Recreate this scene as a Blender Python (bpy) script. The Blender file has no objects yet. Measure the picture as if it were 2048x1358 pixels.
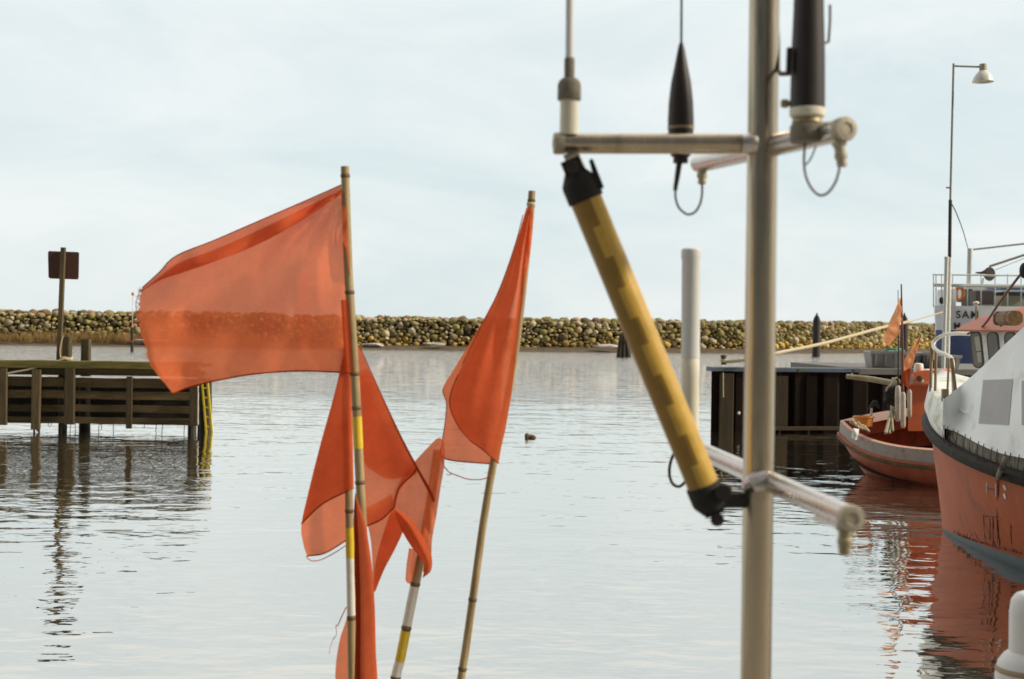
import bpy, bmesh, math, random
import numpy as np
from mathutils import Vector, Matrix, noise as mnoise

random.seed(7)
rng = np.random.default_rng(7)
scene = bpy.context.scene
C = scene.collection
R = math.radians

# ------------------------------------------------------------------ camera
F = 2844.0                      # focal length in pixels of a 2048 px wide frame (50 mm on 36 mm film)
EYE = Vector((0, 0, 2.6))
ROLL, HOR = 0.012, 645.0
PITCH = math.atan((679 - HOR) / F)          # horizon a little above the middle: camera looks slightly down
cam_d = bpy.data.cameras.new('camera')
cam = bpy.data.objects.new('camera', cam_d); C.objects.link(cam)
cam_d.lens = 50; cam_d.sensor_width = 36; cam_d.clip_start = 0.05; cam_d.clip_end = 9000
rot = Matrix.Rotation(R(90) - PITCH, 3, 'X') @ Matrix.Rotation(ROLL, 3, 'Z')
cam.location = EYE; cam.rotation_euler = rot.to_euler()
cam_d.dof.use_dof = True; cam_d.dof.focus_distance = 8.5; cam_d.dof.aperture_fstop = 5.6
cam_d.dof.aperture_blades = 0
scene.camera = cam

def ray(px, py):
    return rot @ Vector(((px - 1024) / F, -(py - 679) / F, -1.0))
def P(px, py, d):               # a point of the place that lies d metres in front of the camera
    return EYE + ray(px, py) * d
def W(px, py, z=0.0):           # where a sight line meets the level z
    r = ray(px, py); return EYE + r * ((z - EYE.z) / r.z)
def px_of(v):
    q = rot.transposed() @ (Vector(v) - EYE); return 1024 - F * q.x / q.z, 679 + F * q.y / q.z, -q.z

# ------------------------------------------------------------------ materials
def new_mat(name):
    m = bpy.data.materials.new(name); m.use_nodes = True
    nt = m.node_tree; b = nt.nodes['Principled BSDF']
    return m, nt, b
def mat(name, col, rough=0.6, metal=0.0, var=0.25, scale=8.0, col2=None, bump=0.0, bscale=None, spec=0.5,
        stain=None, stain_scale=3.0, stain_amt=0.5, stretch=None, detail=6):
    m, nt, b = new_mat(name); N, L = nt.nodes, nt.links
    tc = N.new('ShaderNodeTexCoord'); src = tc.outputs['Object']
    if stretch:
        mp = N.new('ShaderNodeMapping'); mp.inputs['Scale'].default_value = stretch
        L.new(src, mp.inputs['Vector']); src = mp.outputs['Vector']
    nz = N.new('ShaderNodeTexNoise'); nz.inputs['Scale'].default_value = scale; nz.inputs['Detail'].default_value = detail
    nz.inputs['Roughness'].default_value = 0.65
    L.new(src, nz.inputs['Vector'])
    rp = N.new('ShaderNodeValToRGB')
    rp.color_ramp.elements[0].position = 0.3; rp.color_ramp.elements[1].position = 0.7
    c2 = col2 or tuple(min(1, c * (1 + var)) for c in col)
    c1 = col if col2 else tuple(c * (1 - var) for c in col)
    rp.color_ramp.elements[0].color = (*c1, 1); rp.color_ramp.elements[1].color = (*c2, 1)
    L.new(nz.outputs['Fac'], rp.inputs['Fac'])
    out = rp.outputs['Color']
    if stain:
        n2 = N.new('ShaderNodeTexNoise'); n2.inputs['Scale'].default_value = stain_scale; n2.inputs['Detail'].default_value = 9
        n2.inputs['Roughness'].default_value = 0.7
        L.new(src, n2.inputs['Vector'])
        r2 = N.new('ShaderNodeValToRGB'); r2.color_ramp.elements[0].position = 0.62 - 0.25 * stain_amt
        r2.color_ramp.elements[1].position = 0.78 - 0.2 * stain_amt
        L.new(n2.outputs['Fac'], r2.inputs['Fac'])
        mx = N.new('ShaderNodeMix'); mx.data_type = 'RGBA'
        L.new(r2.outputs['Color'], mx.inputs['Factor']); L.new(out, mx.inputs[6]); mx.inputs[7].default_value = (*stain, 1)
        out = mx.outputs[2]
    L.new(out, b.inputs['Base Color'])
    b.inputs['Roughness'].default_value = rough; b.inputs['Metallic'].default_value = metal
    b.inputs['Specular IOR Level'].default_value = spec
    mr = N.new('ShaderNodeMapRange'); mr.inputs['To Min'].default_value = max(0.03, rough - 0.12); mr.inputs['To Max'].default_value = min(1, rough + 0.12)
    L.new(nz.outputs['Fac'], mr.inputs['Value']); L.new(mr.outputs['Result'], b.inputs['Roughness'])
    if bump:
        n3 = N.new('ShaderNodeTexNoise'); n3.inputs['Scale'].default_value = bscale or scale * 3; n3.inputs['Detail'].default_value = 5
        L.new(src, n3.inputs['Vector'])
        bp = N.new('ShaderNodeBump'); bp.inputs['Strength'].default_value = bump; bp.inputs['Distance'].default_value = 0.02
        L.new(n3.outputs['Fac'], bp.inputs['Height']); L.new(bp.outputs['Normal'], b.inputs['Normal'])
    return m

def vary(m, lo_, hi_):
    """each board its own tone"""
    N, L = m.node_tree.nodes, m.node_tree.links; b = N['Principled BSDF']; src = b.inputs['Base Color'].links[0].from_socket
    oi = N.new('ShaderNodeObjectInfo'); mr = N.new('ShaderNodeMapRange'); mr.inputs['To Min'].default_value = lo_; mr.inputs['To Max'].default_value = hi_
    L.new(oi.outputs['Random'], mr.inputs['Value']); sc_ = N.new('ShaderNodeVectorMath'); sc_.operation = 'SCALE'
    L.new(src, sc_.inputs[0]); L.new(mr.outputs['Result'], sc_.inputs['Scale']); L.new(sc_.outputs['Vector'], b.inputs['Base Color'])
def cloth_mat(name, col, tint, see, nz_scale=14):
    """thin nylon: part is seen through, part glows with light from behind, part is lit on its face"""
    m, nt, b = new_mat(name); N, L = nt.nodes, nt.links
    N.remove(b)
    out = [n for n in N if n.type == 'OUTPUT_MATERIAL'][0]
    tc = N.new('ShaderNodeTexCoord'); nz = N.new('ShaderNodeTexNoise'); nz.inputs['Scale'].default_value = nz_scale; nz.inputs['Detail'].default_value = 6
    L.new(tc.outputs['Object'], nz.inputs['Vector'])
    rp = N.new('ShaderNodeValToRGB'); rp.color_ramp.elements[0].position = .3; rp.color_ramp.elements[1].position = .7
    nz.inputs['Roughness'].default_value = .8; nz.inputs['Detail'].default_value = 10
    rp.color_ramp.elements[0].color = (*[c * .80 for c in col], 1); rp.color_ramp.elements[1].color = (*[min(1, c * 1.08) for c in col], 1)
    L.new(nz.outputs['Fac'], rp.inputs['Fac'])
    weave = N.new('ShaderNodeTexNoise'); weave.inputs['Scale'].default_value = 260; weave.inputs['Detail'].default_value = 3
    L.new(tc.outputs['Object'], weave.inputs['Vector'])
    bp = N.new('ShaderNodeBump'); bp.inputs['Strength'].default_value = .12; bp.inputs['Distance'].default_value = .004
    L.new(weave.outputs['Fac'], bp.inputs['Height'])
    d = N.new('ShaderNodeBsdfDiffuse'); t = N.new('ShaderNodeBsdfTranslucent'); tr = N.new('ShaderNodeBsdfTransparent')
    L.new(rp.outputs['Color'], d.inputs['Color']); L.new(rp.outputs['Color'], t.inputs['Color'])
    L.new(bp.outputs['Normal'], d.inputs['Normal']); L.new(bp.outputs['Normal'], t.inputs['Normal'])
    tr.inputs['Color'].default_value = (*tint, 1)
    m1 = N.new('ShaderNodeMixShader'); m1.inputs[0].default_value = .5
    L.new(d.outputs[0], m1.inputs[1]); L.new(t.outputs[0], m1.inputs[2])
    m2 = N.new('ShaderNodeMixShader'); m2.inputs[0].default_value = see
    L.new(m1.outputs[0], m2.inputs[1]); L.new(tr.outputs[0], m2.inputs[2])
    L.new(m2.outputs[0], out.inputs['Surface'])
    return m

M = {}
M['alu'] = mat('weathered_aluminium', (.49, .41, .30), .24, .94, .14, 30, bump=.05, stretch=(1, 1, .12), stain=(.2, .17, .13), stain_scale=14, stain_amt=.25)
M['alu_bright'] = mat('bare_aluminium', (.58, .55, .52), .28, .94, .05, 25)
M['alu_dull'] = mat('dull_aluminium', (.40, .36, .27), .55, .3, .2, 60, bump=.1)
M['black_plastic'] = mat('black_plastic', (.016, .010, .008), .55, 0, .3, 20)
M['black_rubber'] = mat('black_rubber', (.011, .009, .007), .8, 0, .3, 30, bump=.1)
M['white_plastic'] = mat('aged_white_plastic', (.66, .62, .50), .45, 0, .08, 12, stain=(.5, .45, .3), stain_scale=9, stain_amt=.2)
M['grey_plastic'] = mat('grey_brown_plastic', (.17, .15, .11), .7, 0, .25, 90, bump=.25)
M['brass'] = mat('tarnished_brass', (.30, .25, .14), .5, .3, .25, 60)
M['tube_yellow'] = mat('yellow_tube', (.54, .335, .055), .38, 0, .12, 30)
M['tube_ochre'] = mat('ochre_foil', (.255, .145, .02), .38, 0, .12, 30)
M['bamboo'] = mat('bamboo', (.27, .18, .075), .5, 0, .3, 18, col2=(.45, .35, .18), stretch=(3, 3, .4), bump=.06, stain=(.16, .10, .04), stain_scale=12, stain_amt=.25)
M['bamboo_node'] = mat('bamboo_node', (.14, .09, .04), .7, 0, .3, 30)
M['white_paint'] = mat('white_paint', (.72, .70, .63), .55, 0, .06, 20, stain=(.5, .42, .28), stain_scale=25, stain_amt=.25)
M['yellow_tape'] = mat('yellow_tape', (.72, .50, .03), .4, 0, .08, 40)
M['flag'] = cloth_mat('orange_nylon', (.84, .205, .082), (.97, .50, .34), .19)
M['flag_dense'] = cloth_mat('orange_nylon_hem', (.44, .075, .024), (1.0, .30, .16), .04)
M['flag_pale'] = cloth_mat('faded_orange_cloth', (.90, .42, .20), (1, .6, .4), .1)
M['thread'] = mat('orange_thread', (.55, .14, .06), .8)
M['pier_wood'] = mat('weathered_timber', (.030, .020, .008), .9, 0, .3, 5, col2=(.095, .068, .028), stretch=(.35, 3, 3), bump=.5, stain=(.016, .011, .005), stain_scale=2.5, stain_amt=.6)
M['pier_post'] = mat('weathered_post_timber', (.045, .031, .013), .9, 0, .3, 5, col2=(.14, .105, .05), stretch=(3, 3, .35), bump=.5, stain=(.022, .016, .008), stain_scale=2.5, stain_amt=.45)
M['pier_moss'] = mat('mossy_timber', (.075, .066, .018), .9, 0, .3, 3, col2=(.20, .17, .04), stretch=(.5, 3, 3), bump=.4)
M['pile_wet'] = mat('wet_dark_pile', (.012, .008, .004), .6, 0, .4, 6, col2=(.035, .025, .011), bump=.4, stretch=(2, 2, .5))
M['sign_back'] = mat('brown_sign_back', (.075, .032, .018), .6, 0, .15, 6)
M['rope'] = mat('pale_rope', (.55, .47, .32), .9, 0, .2, 40, bump=.4)
M['ladder'] = mat('yellow_ladder_paint', (.66, .50, .02), .5, 0, .15, 12, stain=(.2, .15, .02), stain_scale=6, stain_amt=.3)
M['steel_dark'] = mat('rusty_sheet_steel', (.006, .0035, .0025), .85, 0, .4, 2.0, col2=(.016, .009, .006), stretch=(1, 1, .35), bump=.4, stain=(.032, .017, .008), stain_scale=1.2, stain_amt=.25, spec=.15)
M['steel_brown'] = mat('brown_fender_timber', (.032, .020, .009), .8, 0, .4, 3, col2=(.075, .05, .02), stretch=(2, 2, .3), bump=.4, stain=(.03, .03, .012), stain_scale=2, stain_amt=.5)
M['cap_blue'] = mat('blue_grey_capping', (.085, .115, .155), .7, 0, .2, 3, stain=(.05, .055, .06), stain_scale=2, stain_amt=.3)
M['quay_concrete'] = mat('quay_concrete', (.15, .145, .135), .8, 0, .15, 3, bump=.2)
M['dolphin'] = mat('dark_pile_steel', (.035, .026, .027), .7, 0, .3, 4, bump=.2)
M['white_boat'] = mat('weathered_white_paint', (.76, .78, .74), .5, 0, .06, 3, stain=(.36, .37, .22), stain_scale=2.6, stain_amt=.55)
M['bulwark_grey'] = mat('grey_white_paint', (.33, .29, .265), .7, 0, .12, 5, stain=(.24, .13, .09), stain_scale=5, stain_amt=.5)
M['hull_orange'] = mat('faded_orange_hull', (.34, .066, .018), .6, 0, .14, 1.6, col2=(.46, .110, .034), stain=(.13, .045, .02), stain_scale=2.0, stain_amt=.3, stretch=(1.6, 1.6, .3), bump=.12, bscale=2.5, spec=.25)
M['hull_red'] = mat('faded_red_hull', (.31, .066, .028), .6, 0, .14, 2, col2=(.44, .13, .07), stain=(.12, .04, .02), stain_scale=3, stain_amt=.4, stretch=(1.4, 1.4, .4), bump=.12, bscale=3, spec=.25)
M['orange_roof'] = mat('orange_roof_paint', (.62, .14, .05), .55, 0, .12, 4, stain=(.45, .20, .14), stain_scale=3, stain_amt=.4)
M['pink_roof'] = mat('sun_bleached_roof', (.58, .23, .16), .6, 0, .1, 4)
M['pink_deck'] = mat('sun_bleached_pink_paint', (.60, .34, .25), .6, 0, .12, 6, stain=(.45, .2, .12), stain_scale=6, stain_amt=.3)
M['house_orange'] = mat('orange_wheelhouse_paint', (.46, .11, .035), .5, 0, .15, 3)
M['boot_blue'] = mat('blue_grey_boot_top', (.105, .145, .165), .6, 0, .15, 3, stain=(.05, .06, .05), stain_scale=3, stain_amt=.4)
M['fender_black'] = mat('black_rub_rail', (.013, .011, .008), .75, 0, .4, 4, stain=(.055, .042, .02), stain_scale=3, stain_amt=.3, bump=.3, spec=.25)
M['net_grey'] = mat('dirty_net_bulwark', (.16, .135, .10), .9, 0, .4, 8, col2=(.34, .31, .26), stretch=(2, 2, .6), bump=.5, stain=(.05, .04, .03), stain_scale=7, stain_amt=.5)
M['tarp'] = mat('white_tarpaulin', (.80, .83, .83), .5, 0, .05, 2.5, bump=.7, bscale=2.6, stain=(.52, .54, .5), stain_scale=2.2, stain_amt=.25)
M['tarp_patch'] = mat('grey_tarpaulin_window', (.36, .35, .36), .6, 0, .08, 4)
M['glass_dark'] = mat('dim_window_glass', (.13, .11, .085), .12, 0, .25, 3)
M['glass_light'] = mat('window_curtain', (.40, .38, .32), .5, 0, .15, 6)
M['dark_trim'] = mat('dark_window_trim', (.06, .045, .035), .6)
M['rust_metal'] = mat('rusty_bare_metal', (.27, .20, .12), .6, .2, .3, 8)
M['red_pole'] = mat('dark_red_pole', (.17, .055, .04), .6, 0, .2, 10)
M['raft_brown'] = mat('mottled_brown_canister', (.24, .15, .07), .8, 0, .35, 25, bump=.2)
M['ship_white'] = mat('ship_white_paint', (.68, .71, .75), .5, 0, .05, 1.5, stain=(.45, .46, .46), stain_scale=1, stain_amt=.25)
M['ship_blue'] = mat('ship_blue_paint', (.055, .085, .21), .5, 0, .15, 1.5)
M['ship_grey'] = mat('ship_fittings_grey', (.075, .06, .06), .6, 0, .15, 4)
M['ship_green'] = mat('ship_deck_green', (.06, .075, .045), .7, 0, .2, 4)
M['cream'] = mat('cream_paint', (.42, .40, .30), .6, 0, .1, 6)
M['rail_white'] = mat('rail_paint', (.60, .63, .61), .5, 0, .05, 6)
M['lifebuoy'] = mat('lifebuoy_orange', (.66, .20, .05), .5, 0, .1, 6)
M['letter'] = mat('black_lettering', (.02, .02, .022), .5, 0, .1, 6)
M['lamp_green'] = mat('galvanised_lamp_pole', (.26, .26, .21), .55, .25, .12, 8)
M['lamp_white'] = mat('white_enamel', (.66, .66, .60), .4, 0, .05, 8, stain=(.42, .33, .2), stain_scale=7, stain_amt=.3)
M['tub_grey'] = mat('grey_fish_tub_plastic', (.30, .29, .285), .55, 0, .1, 5, stain=(.2, .17, .14), stain_scale=5, stain_amt=.25)
M['net_green'] = mat('green_net', (.16, .33, .25), .9, 0, .4, 12, bump=.6)
M['fender_grey'] = mat('grey_white_fender', (.46, .42, .35), .6, 0, .12, 9, stain=(.2, .16, .1), stain_scale=6, stain_amt=.3)
M['basket'] = mat('orange_basket_plastic', (.62, .22, .03), .5, 0, .1, 8)
M['spar'] = mat('pale_spar_wood', (.34, .32, .22), .75, 0, .2, 5, stain=(.30, .20, .06), stain_scale=3, stain_amt=.3)
M['bollard'] = mat('rusty_olive_bollard', (.10, .075, .03), .7, 0, .3, 6)
M['dark_gear'] = mat('black_deck_gear', (.02, .02, .02), .7, 0, .3, 12, bump=.3)
M['stone_shore'] = mat('kelp_strewn_shore', (.070, .052, .030), .95, 0, .4, 1.2, col2=(.135, .10, .058), bump=.6, stain=(.03, .022, .014), stain_scale=.5, stain_amt=.4)
M['core'] = mat('core_gap_shade', (.045, .034, .016), 1.0, 0, .3, 2)  # dark tone stands in for the shadow in the gaps between boulders
M['pale_stone'] = mat('pale_flat_stone', (.50, .47, .42), .8, 0, .15, 2)
M['drift'] = mat('wet_driftwood', (.13, .085, .035), .7, 0, .35, 9, bump=.4)
M['near_quay'] = mat('near_quay_concrete', (.24, .23, .21), .85, 0, .15, 2, bump=.2)
M['water_post'] = mat('white_enamelled_iron', (.60, .61, .60), .4, 0, .03, 6)
M['cable'] = mat('black_cable', (.02, .016, .012), .5)
M['cable_brown'] = mat('brown_cable', (.085, .055, .03), .6)
M['reed'] = mat('dry_reed', (.20, .125, .040), .9, 0, .4, .4, col2=(.36, .24, .085))

def rock_mat():
    m, nt, b = new_mat('breakwater_boulders'); N, L = nt.nodes, nt.links
    at = N.new('ShaderNodeAttribute'); at.attribute_name = 'tint'
    tc = N.new('ShaderNodeTexCoord'); nz = N.new('ShaderNodeTexNoise'); nz.inputs['Scale'].default_value = 3.2; nz.inputs['Detail'].default_value = 8
    L.new(tc.outputs['Object'], nz.inputs['Vector'])
    mr = N.new('ShaderNodeMapRange'); mr.inputs['From Min'].default_value = .3; mr.inputs['From Max'].default_value = .7; mr.inputs['To Min'].default_value = .65; mr.inputs['To Max'].default_value = 1.3
    L.new(nz.outputs['Fac'], mr.inputs['Value'])
    mx = N.new('ShaderNodeVectorMath'); mx.operation = 'SCALE'
    L.new(at.outputs['Color'], mx.inputs[0]); L.new(mr.outputs['Result'], mx.inputs['Scale'])
    L.new(mx.outputs['Vector'], b.inputs['Base Color']); b.inputs['Roughness'].default_value = .9
    bp = N.new('ShaderNodeBump'); bp.inputs['Strength'].default_value = .5; bp.inputs['Distance'].default_value = .06
    L.new(nz.outputs['Fac'], bp.inputs['Height']); L.new(bp.outputs['Normal'], b.inputs['Normal'])
    return m
M['rock'] = rock_mat()
vary(M['pier_wood'], 1.2, 2.5); vary(M['pier_post'], .7, 1.35)

def water_mat():
    m, nt, b = new_mat('harbour_water'); N, L = nt.nodes, nt.links
    tc = N.new('ShaderNodeTexCoord')
    def nz(scale, stretch, detail, rough=.5, dist=0.0):
        mp = N.new('ShaderNodeMapping'); mp.inputs['Scale'].default_value = stretch; mp.inputs['Rotation'].default_value = (0, 0, R(14))
        L.new(tc.outputs['Object'], mp.inputs['Vector'])
        n = N.new('ShaderNodeTexNoise'); n.inputs['Scale'].default_value = scale; n.inputs['Detail'].default_value = detail
        n.inputs['Roughness'].default_value = rough; n.inputs['Distortion'].default_value = dist
        L.new(mp.outputs['Vector'], n.inputs['Vector']); return n.outputs['Fac']
    big = nz(.55, (.55, 1, 1), 2); mid = nz(1.5, (.6, 1, 1), 2, .5, .4); small = nz(5.5, (.7, 1, 1), 2)
    def scl(s, k):
        a = N.new('ShaderNodeMath'); a.operation = 'MULTIPLY'; a.inputs[1].default_value = k; L.new(s, a.inputs[0]); return a.outputs[0]
    def add(a_, b_):
        a = N.new('ShaderNodeMath'); a.operation = 'ADD'; L.new(a_, a.inputs[0]); L.new(b_, a.inputs[1]); return a.outputs[0]
    h = add(add(scl(big, .030), scl(mid, .020)), add(scl(small, .0034), scl(nz(2.9, (.55, 1, 1), 2, .5, .5), .0085)))
    sp_ = N.new('ShaderNodeSeparateXYZ'); L.new(tc.outputs['Object'], sp_.inputs[0])        # the breeze ruffles the open basin more than the lee of the piers
    wob = N.new('ShaderNodeTexNoise'); wob.inputs['Scale'].default_value = .05; wob.inputs['Detail'].default_value = 3; L.new(tc.outputs['Object'], wob.inputs['Vector'])
    yy = add(sp_.outputs['Y'], scl(wob.outputs['Fac'], 26))
    mk = N.new('ShaderNodeMapRange'); mk.inputs['From Min'].default_value = 54; mk.inputs['From Max'].default_value = 84; mk.inputs['To Min'].default_value = 0; mk.inputs['To Max'].default_value = 1
    L.new(yy, mk.inputs['Value'])
    rip = add(scl(mid, .30), scl(nz(3.2, (.5, 1, 1), 3, .55, .3), .15))
    ml = N.new('ShaderNodeMath'); ml.operation = 'MULTIPLY'; L.new(mk.outputs['Result'], ml.inputs[0]); L.new(rip, ml.inputs[1])
    h = add(h, ml.outputs[0])
    bp = N.new('ShaderNodeBump'); bp.inputs['Strength'].default_value = 1.0; bp.inputs['Distance'].default_value = 1.0
    L.new(h, bp.inputs['Height'])
    N.remove(b); out = [n for n in N if n.type == 'OUTPUT_MATERIAL'][0]
    df = N.new('ShaderNodeBsdfDiffuse'); df.inputs['Color'].default_value = (.055, .048, .032, 1)       # silty water
    gl = N.new('ShaderNodeBsdfGlossy'); gl.inputs['Color'].default_value = (1, .985, .95, 1); gl.inputs['Roughness'].default_value = .03
    lw = N.new('ShaderNodeLayerWeight'); lw.inputs['Blend'].default_value = .5
    fr = N.new('ShaderNodeMapRange'); fr.inputs['From Min'].default_value = .45; fr.inputs['From Max'].default_value = .95; fr.inputs['To Min'].default_value = .35; fr.inputs['To Max'].default_value = .96
    mx = N.new('ShaderNodeMixShader')
    for n in (gl, lw, df): L.new(bp.outputs['Normal'], n.inputs['Normal'])
    L.new(lw.outputs['Facing'], fr.inputs['Value']); L.new(fr.outputs['Result'], mx.inputs[0]); L.new(df.outputs[0], mx.inputs[1]); L.new(gl.outputs[0], mx.inputs[2])
    L.new(mx.outputs[0], out.inputs['Surface'])
    return m
M['water'] = water_mat()

# ------------------------------------------------------------------ object helpers
def link(name, verts, faces, m, parent=None, smooth=35, mats=None, fmat=None, tint=None):
    off = Vector(parent.matrix_world.translation) if parent is not None and parent.type == 'EMPTY' else (
        parent['_o'] if parent is not None and '_o' in parent else Vector((0, 0, 0)))
    off = Vector(off)
    vs = [tuple(Vector(v) - off) for v in verts]
    me = bpy.data.meshes.new(name); me.from_pydata(vs, [], [list(f) for f in faces])
    bm = bmesh.new(); bm.from_mesh(me)
    if tint is None and smooth is not None:
        pass
    bm.to_mesh(me); bm.free()
    me.materials.append(m)
    for x in (mats or []): me.materials.append(x)
    if fmat: me.polygons.foreach_set('material_index', fmat)
    if smooth:
        me.polygons.foreach_set('use_smooth', [True] * len(me.polygons))
        me.set_sharp_from_angle(angle=R(smooth))
    if tint is not None:
        a = me.color_attributes.new('tint', 'FLOAT_COLOR', 'POINT')
        a.data.foreach_set('color', np.asarray(tint, dtype=np.float32).ravel())
    me.update()
    o = bpy.data.objects.new(name, me); C.objects.link(o)
    if parent is not None:
        o.parent = parent
        o['_o'] = tuple(off)
    return o

class MB:
    def __init__(s): s.v = []; s.f = []; s.mi = []; s.cur = 0
    def add(s, vs, fs):
        k = len(s.v); s.v += [Vector(v) for v in vs]; s.f += [[i + k for i in f] for f in fs]; s.mi += [s.cur] * len(fs); return s
    def tube(s, pts, rad, n=14, cap=True):
        pts = [Vector(p) for p in pts]
        if not isinstance(rad, (list, tuple)): rad = [rad] * len(pts)
        rings = []; up = None
        for i, p in enumerate(pts):
            t = (pts[min(i + 1, len(pts) - 1)] - pts[max(i - 1, 0)]).normalized()
            if up is None:
                up = Vector((0, 0, 1)) if abs(t.z) < .9 else Vector((1, 0, 0))
            a = (up - t * up.dot(t)).normalized(); b_ = t.cross(a); up = a
            rings.append([p + (a * math.cos(2 * math.pi * k / n) + b_ * math.sin(2 * math.pi * k / n)) * rad[i] for k in range(n)])
        vs = [v for r in rings for v in r]
        fs = [[i * n + k, i * n + (k + 1) % n, (i + 1) * n + (k + 1) % n, (i + 1) * n + k] for i in range(len(pts) - 1) for k in range(n)]
        if cap:
            fs.append(list(range(n))[::-1]); m0 = (len(pts) - 1) * n; fs.append([m0 + k for k in range(n)])
        return s.add(vs, fs)
    def lathe(s, p, axis, prof, n=24):      # prof: (distance along axis, radius)
        axis = Vector(axis).normalized(); p = Vector(p)
        a = axis.orthogonal().normalized(); b_ = axis.cross(a)
        vs = []; fs = []
        for (t, r) in prof:
            vs += [p + axis * t + (a * math.cos(2 * math.pi * k / n) + b_ * math.sin(2 * math.pi * k / n)) * max(r, 1e-4) for k in range(n)]
        for i in range(len(prof) - 1):
            fs += [[i * n + k, i * n + (k + 1) % n, (i + 1) * n + (k + 1) % n, (i + 1) * n + k] for k in range(n)]
        fs.append(list(range(n))[::-1]); m0 = (len(prof) - 1) * n; fs.append([m0 + k for k in range(n)])
        return s.add(vs, fs)
    def beam(s, p, q, w, h, up=(0, 0, 1), ch=.08, jit=0.0):       # bar from p to q with chamfered edges
        p, q = Vector(p), Vector(q); t = (q - p).normalized(); up = Vector(up)
        sd = t.cross(up).normalized(); u = sd.cross(t)
        c = min(w, h) * ch
        sec = [(w / 2 - c, h / 2), (w / 2, h / 2 - c), (w / 2, -h / 2 + c), (w / 2 - c, -h / 2), (-w / 2 + c, -h / 2), (-w / 2, -h / 2 + c), (-w / 2, h / 2 - c), (-w / 2 + c, h / 2)]
        nseg = max(1, int((q - p).length / 0.5)) if jit else 1
        vs = []
        for i in range(nseg + 1):
            c0 = p.lerp(q, i / nseg)
            j1, j2 = random.uniform(-jit, jit), random.uniform(-jit, jit)
            vs += [c0 + sd * (x + j1) + u * (y + j2) for x, y in sec]
        fs = [[i * 8 + k, i * 8 + (k + 1) % 8, (i + 1) * 8 + (k + 1) % 8, (i + 1) * 8 + k] for i in range(nseg) for k in range(8)]
        fs += [list(range(8))[::-1], [nseg * 8 + k for k in range(8)]]
        return s.add(vs, fs)
    def box(s, lo, hi, ch=.02):
        lo, hi = Vector(lo), Vector(hi)
        c = (lo + hi) / 2
        return s.beam((c.x, c.y, lo.z), (c.x, c.y, hi.z), hi.x - lo.x, hi.y - lo.y, (0, 1, 0), ch)
    def prism(s, poly, ext):
        n = len(poly); poly = [Vector(p) for p in poly]; ext = Vector(ext)
        return s.add(poly + [p + ext for p in poly], [list(range(n)), [n + k for k in range(n)][::-1]] + [[k, n + k, n + (k + 1) % n, (k + 1) % n] for k in range(n)])
    def grid(s, rows, closed=False):
        nr, nc = len(rows), len(rows[0])
        fs = [[i * nc + j, i * nc + j + 1, (i + 1) * nc + j + 1, (i + 1) * nc + j] for i in range(nr - 1) for j in range(nc - 1)]
        return s.add([v for r in rows for v in r], fs)
    def ball(s, c, r, sc=(1, 1, 1), n=10):
        c = Vector(c); vs = []; fs = []
        for i in range(n + 1):
            th = math.pi * i / n
            for k in range(2 * n):
                ph = math.pi * k / n
                vs.append(c + Vector((math.sin(th) * math.cos(ph) * sc[0], math.sin(th) * math.sin(ph) * sc[1], math.cos(th) * sc[2])) * r)
        for i in range(n):
            for k in range(2 * n):
                fs.append([i * 2 * n + k, i * 2 * n + (k + 1) % (2 * n), (i + 1) * 2 * n + (k + 1) % (2 * n), (i + 1) * 2 * n + k])
        return s.add(vs, fs)
    def build(s, name, m, parent=None, smooth=35, mats=None):
        return link(name, s.v, s.f, m, parent, smooth, mats, s.mi if mats else None)

def tag(o, label=None, cat=None, group=None, kind=None):
    if label: o['label'] = label
    if cat: o['category'] = cat
    if group: o['group'] = group
    if kind: o['kind'] = kind
    return o
def thing(name, loc, label, cat, group=None):
    e = bpy.data.objects.new(name, None); C.objects.link(e); e.location = loc; e.empty_display_size = .2
    e.matrix_world = Matrix.Translation(Vector(loc))
    return tag(e, label, cat, group)

def cr(p0, p1, p2, p3, t):
    t2, t3 = t * t, t * t * t
    return .5 * ((2 * p1) + (-p0 + p2) * t + (2 * p0 - 5 * p1 + 4 * p2 - p3) * t2 + (-p0 + 3 * p1 - 3 * p2 + p3) * t3)
def spline(pts, n):
    pts = [np.array(p, float) for p in pts]; out = []
    for i in range(len(pts) - 1):
        a = pts[i - 1] if i else 2 * pts[0] - pts[1]
        d = pts[i + 2] if i + 2 < len(pts) else 2 * pts[-1] - pts[-2]
        for k in range(n): out.append(cr(a, pts[i], pts[i + 1], d, k / n))
    out.append(pts[-1]); return out
def path(pix, d, n=6):
    """pixel polyline (px, py[, depth]) -> smooth list of points of the place"""
    pts = spline([(p[0], p[1], p[2] if len(p) > 2 else d) for p in pix], n)
    return [P(*p) for p in pts]
def cloth_rows(rows, d, nu=5, nv=6, wave=0.0, seed=0.0, fray=0.0, wdir=(1, .3), fan=None):
    rows = [[(p[0], p[1], (p[2] if len(p) > 2 else 0) + d) for p in r] for r in rows]
    fine = [spline(r, nu) for r in rows]
    cols = [spline([r[j] for r in fine], nv) for j in range(len(fine[0]))]
    out = []
    for i in range(len(cols[0])):
        r = []
        for j in range(len(cols)):
            x, y, dd = cols[j][i]
            if wave:
                nv_ = mnoise.noise(Vector((x * .011 * wdir[0] + seed, y * .011 * wdir[1], seed * 2)))
                dd += wave * nv_
            if fan:                     # creases that fan out from a tied corner
                an = math.atan2(y - fan[1], x - fan[0]); rr_ = math.hypot(x - fan[0], y - fan[1])
                dd += fan[2] * math.sin(an * fan[3] + .8 * mnoise.noise(Vector((x * .006, y * .006, 3)))) * min(1, rr_ / 90) * math.exp(-rr_ / 420)
            if fray and j == len(cols) - 1:
                x += random.uniform(-fray, fray * .4); y += random.uniform(-fray, fray) * .4
            r.append(P(x, y, dd))
        out.append(r)
    return out

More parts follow.
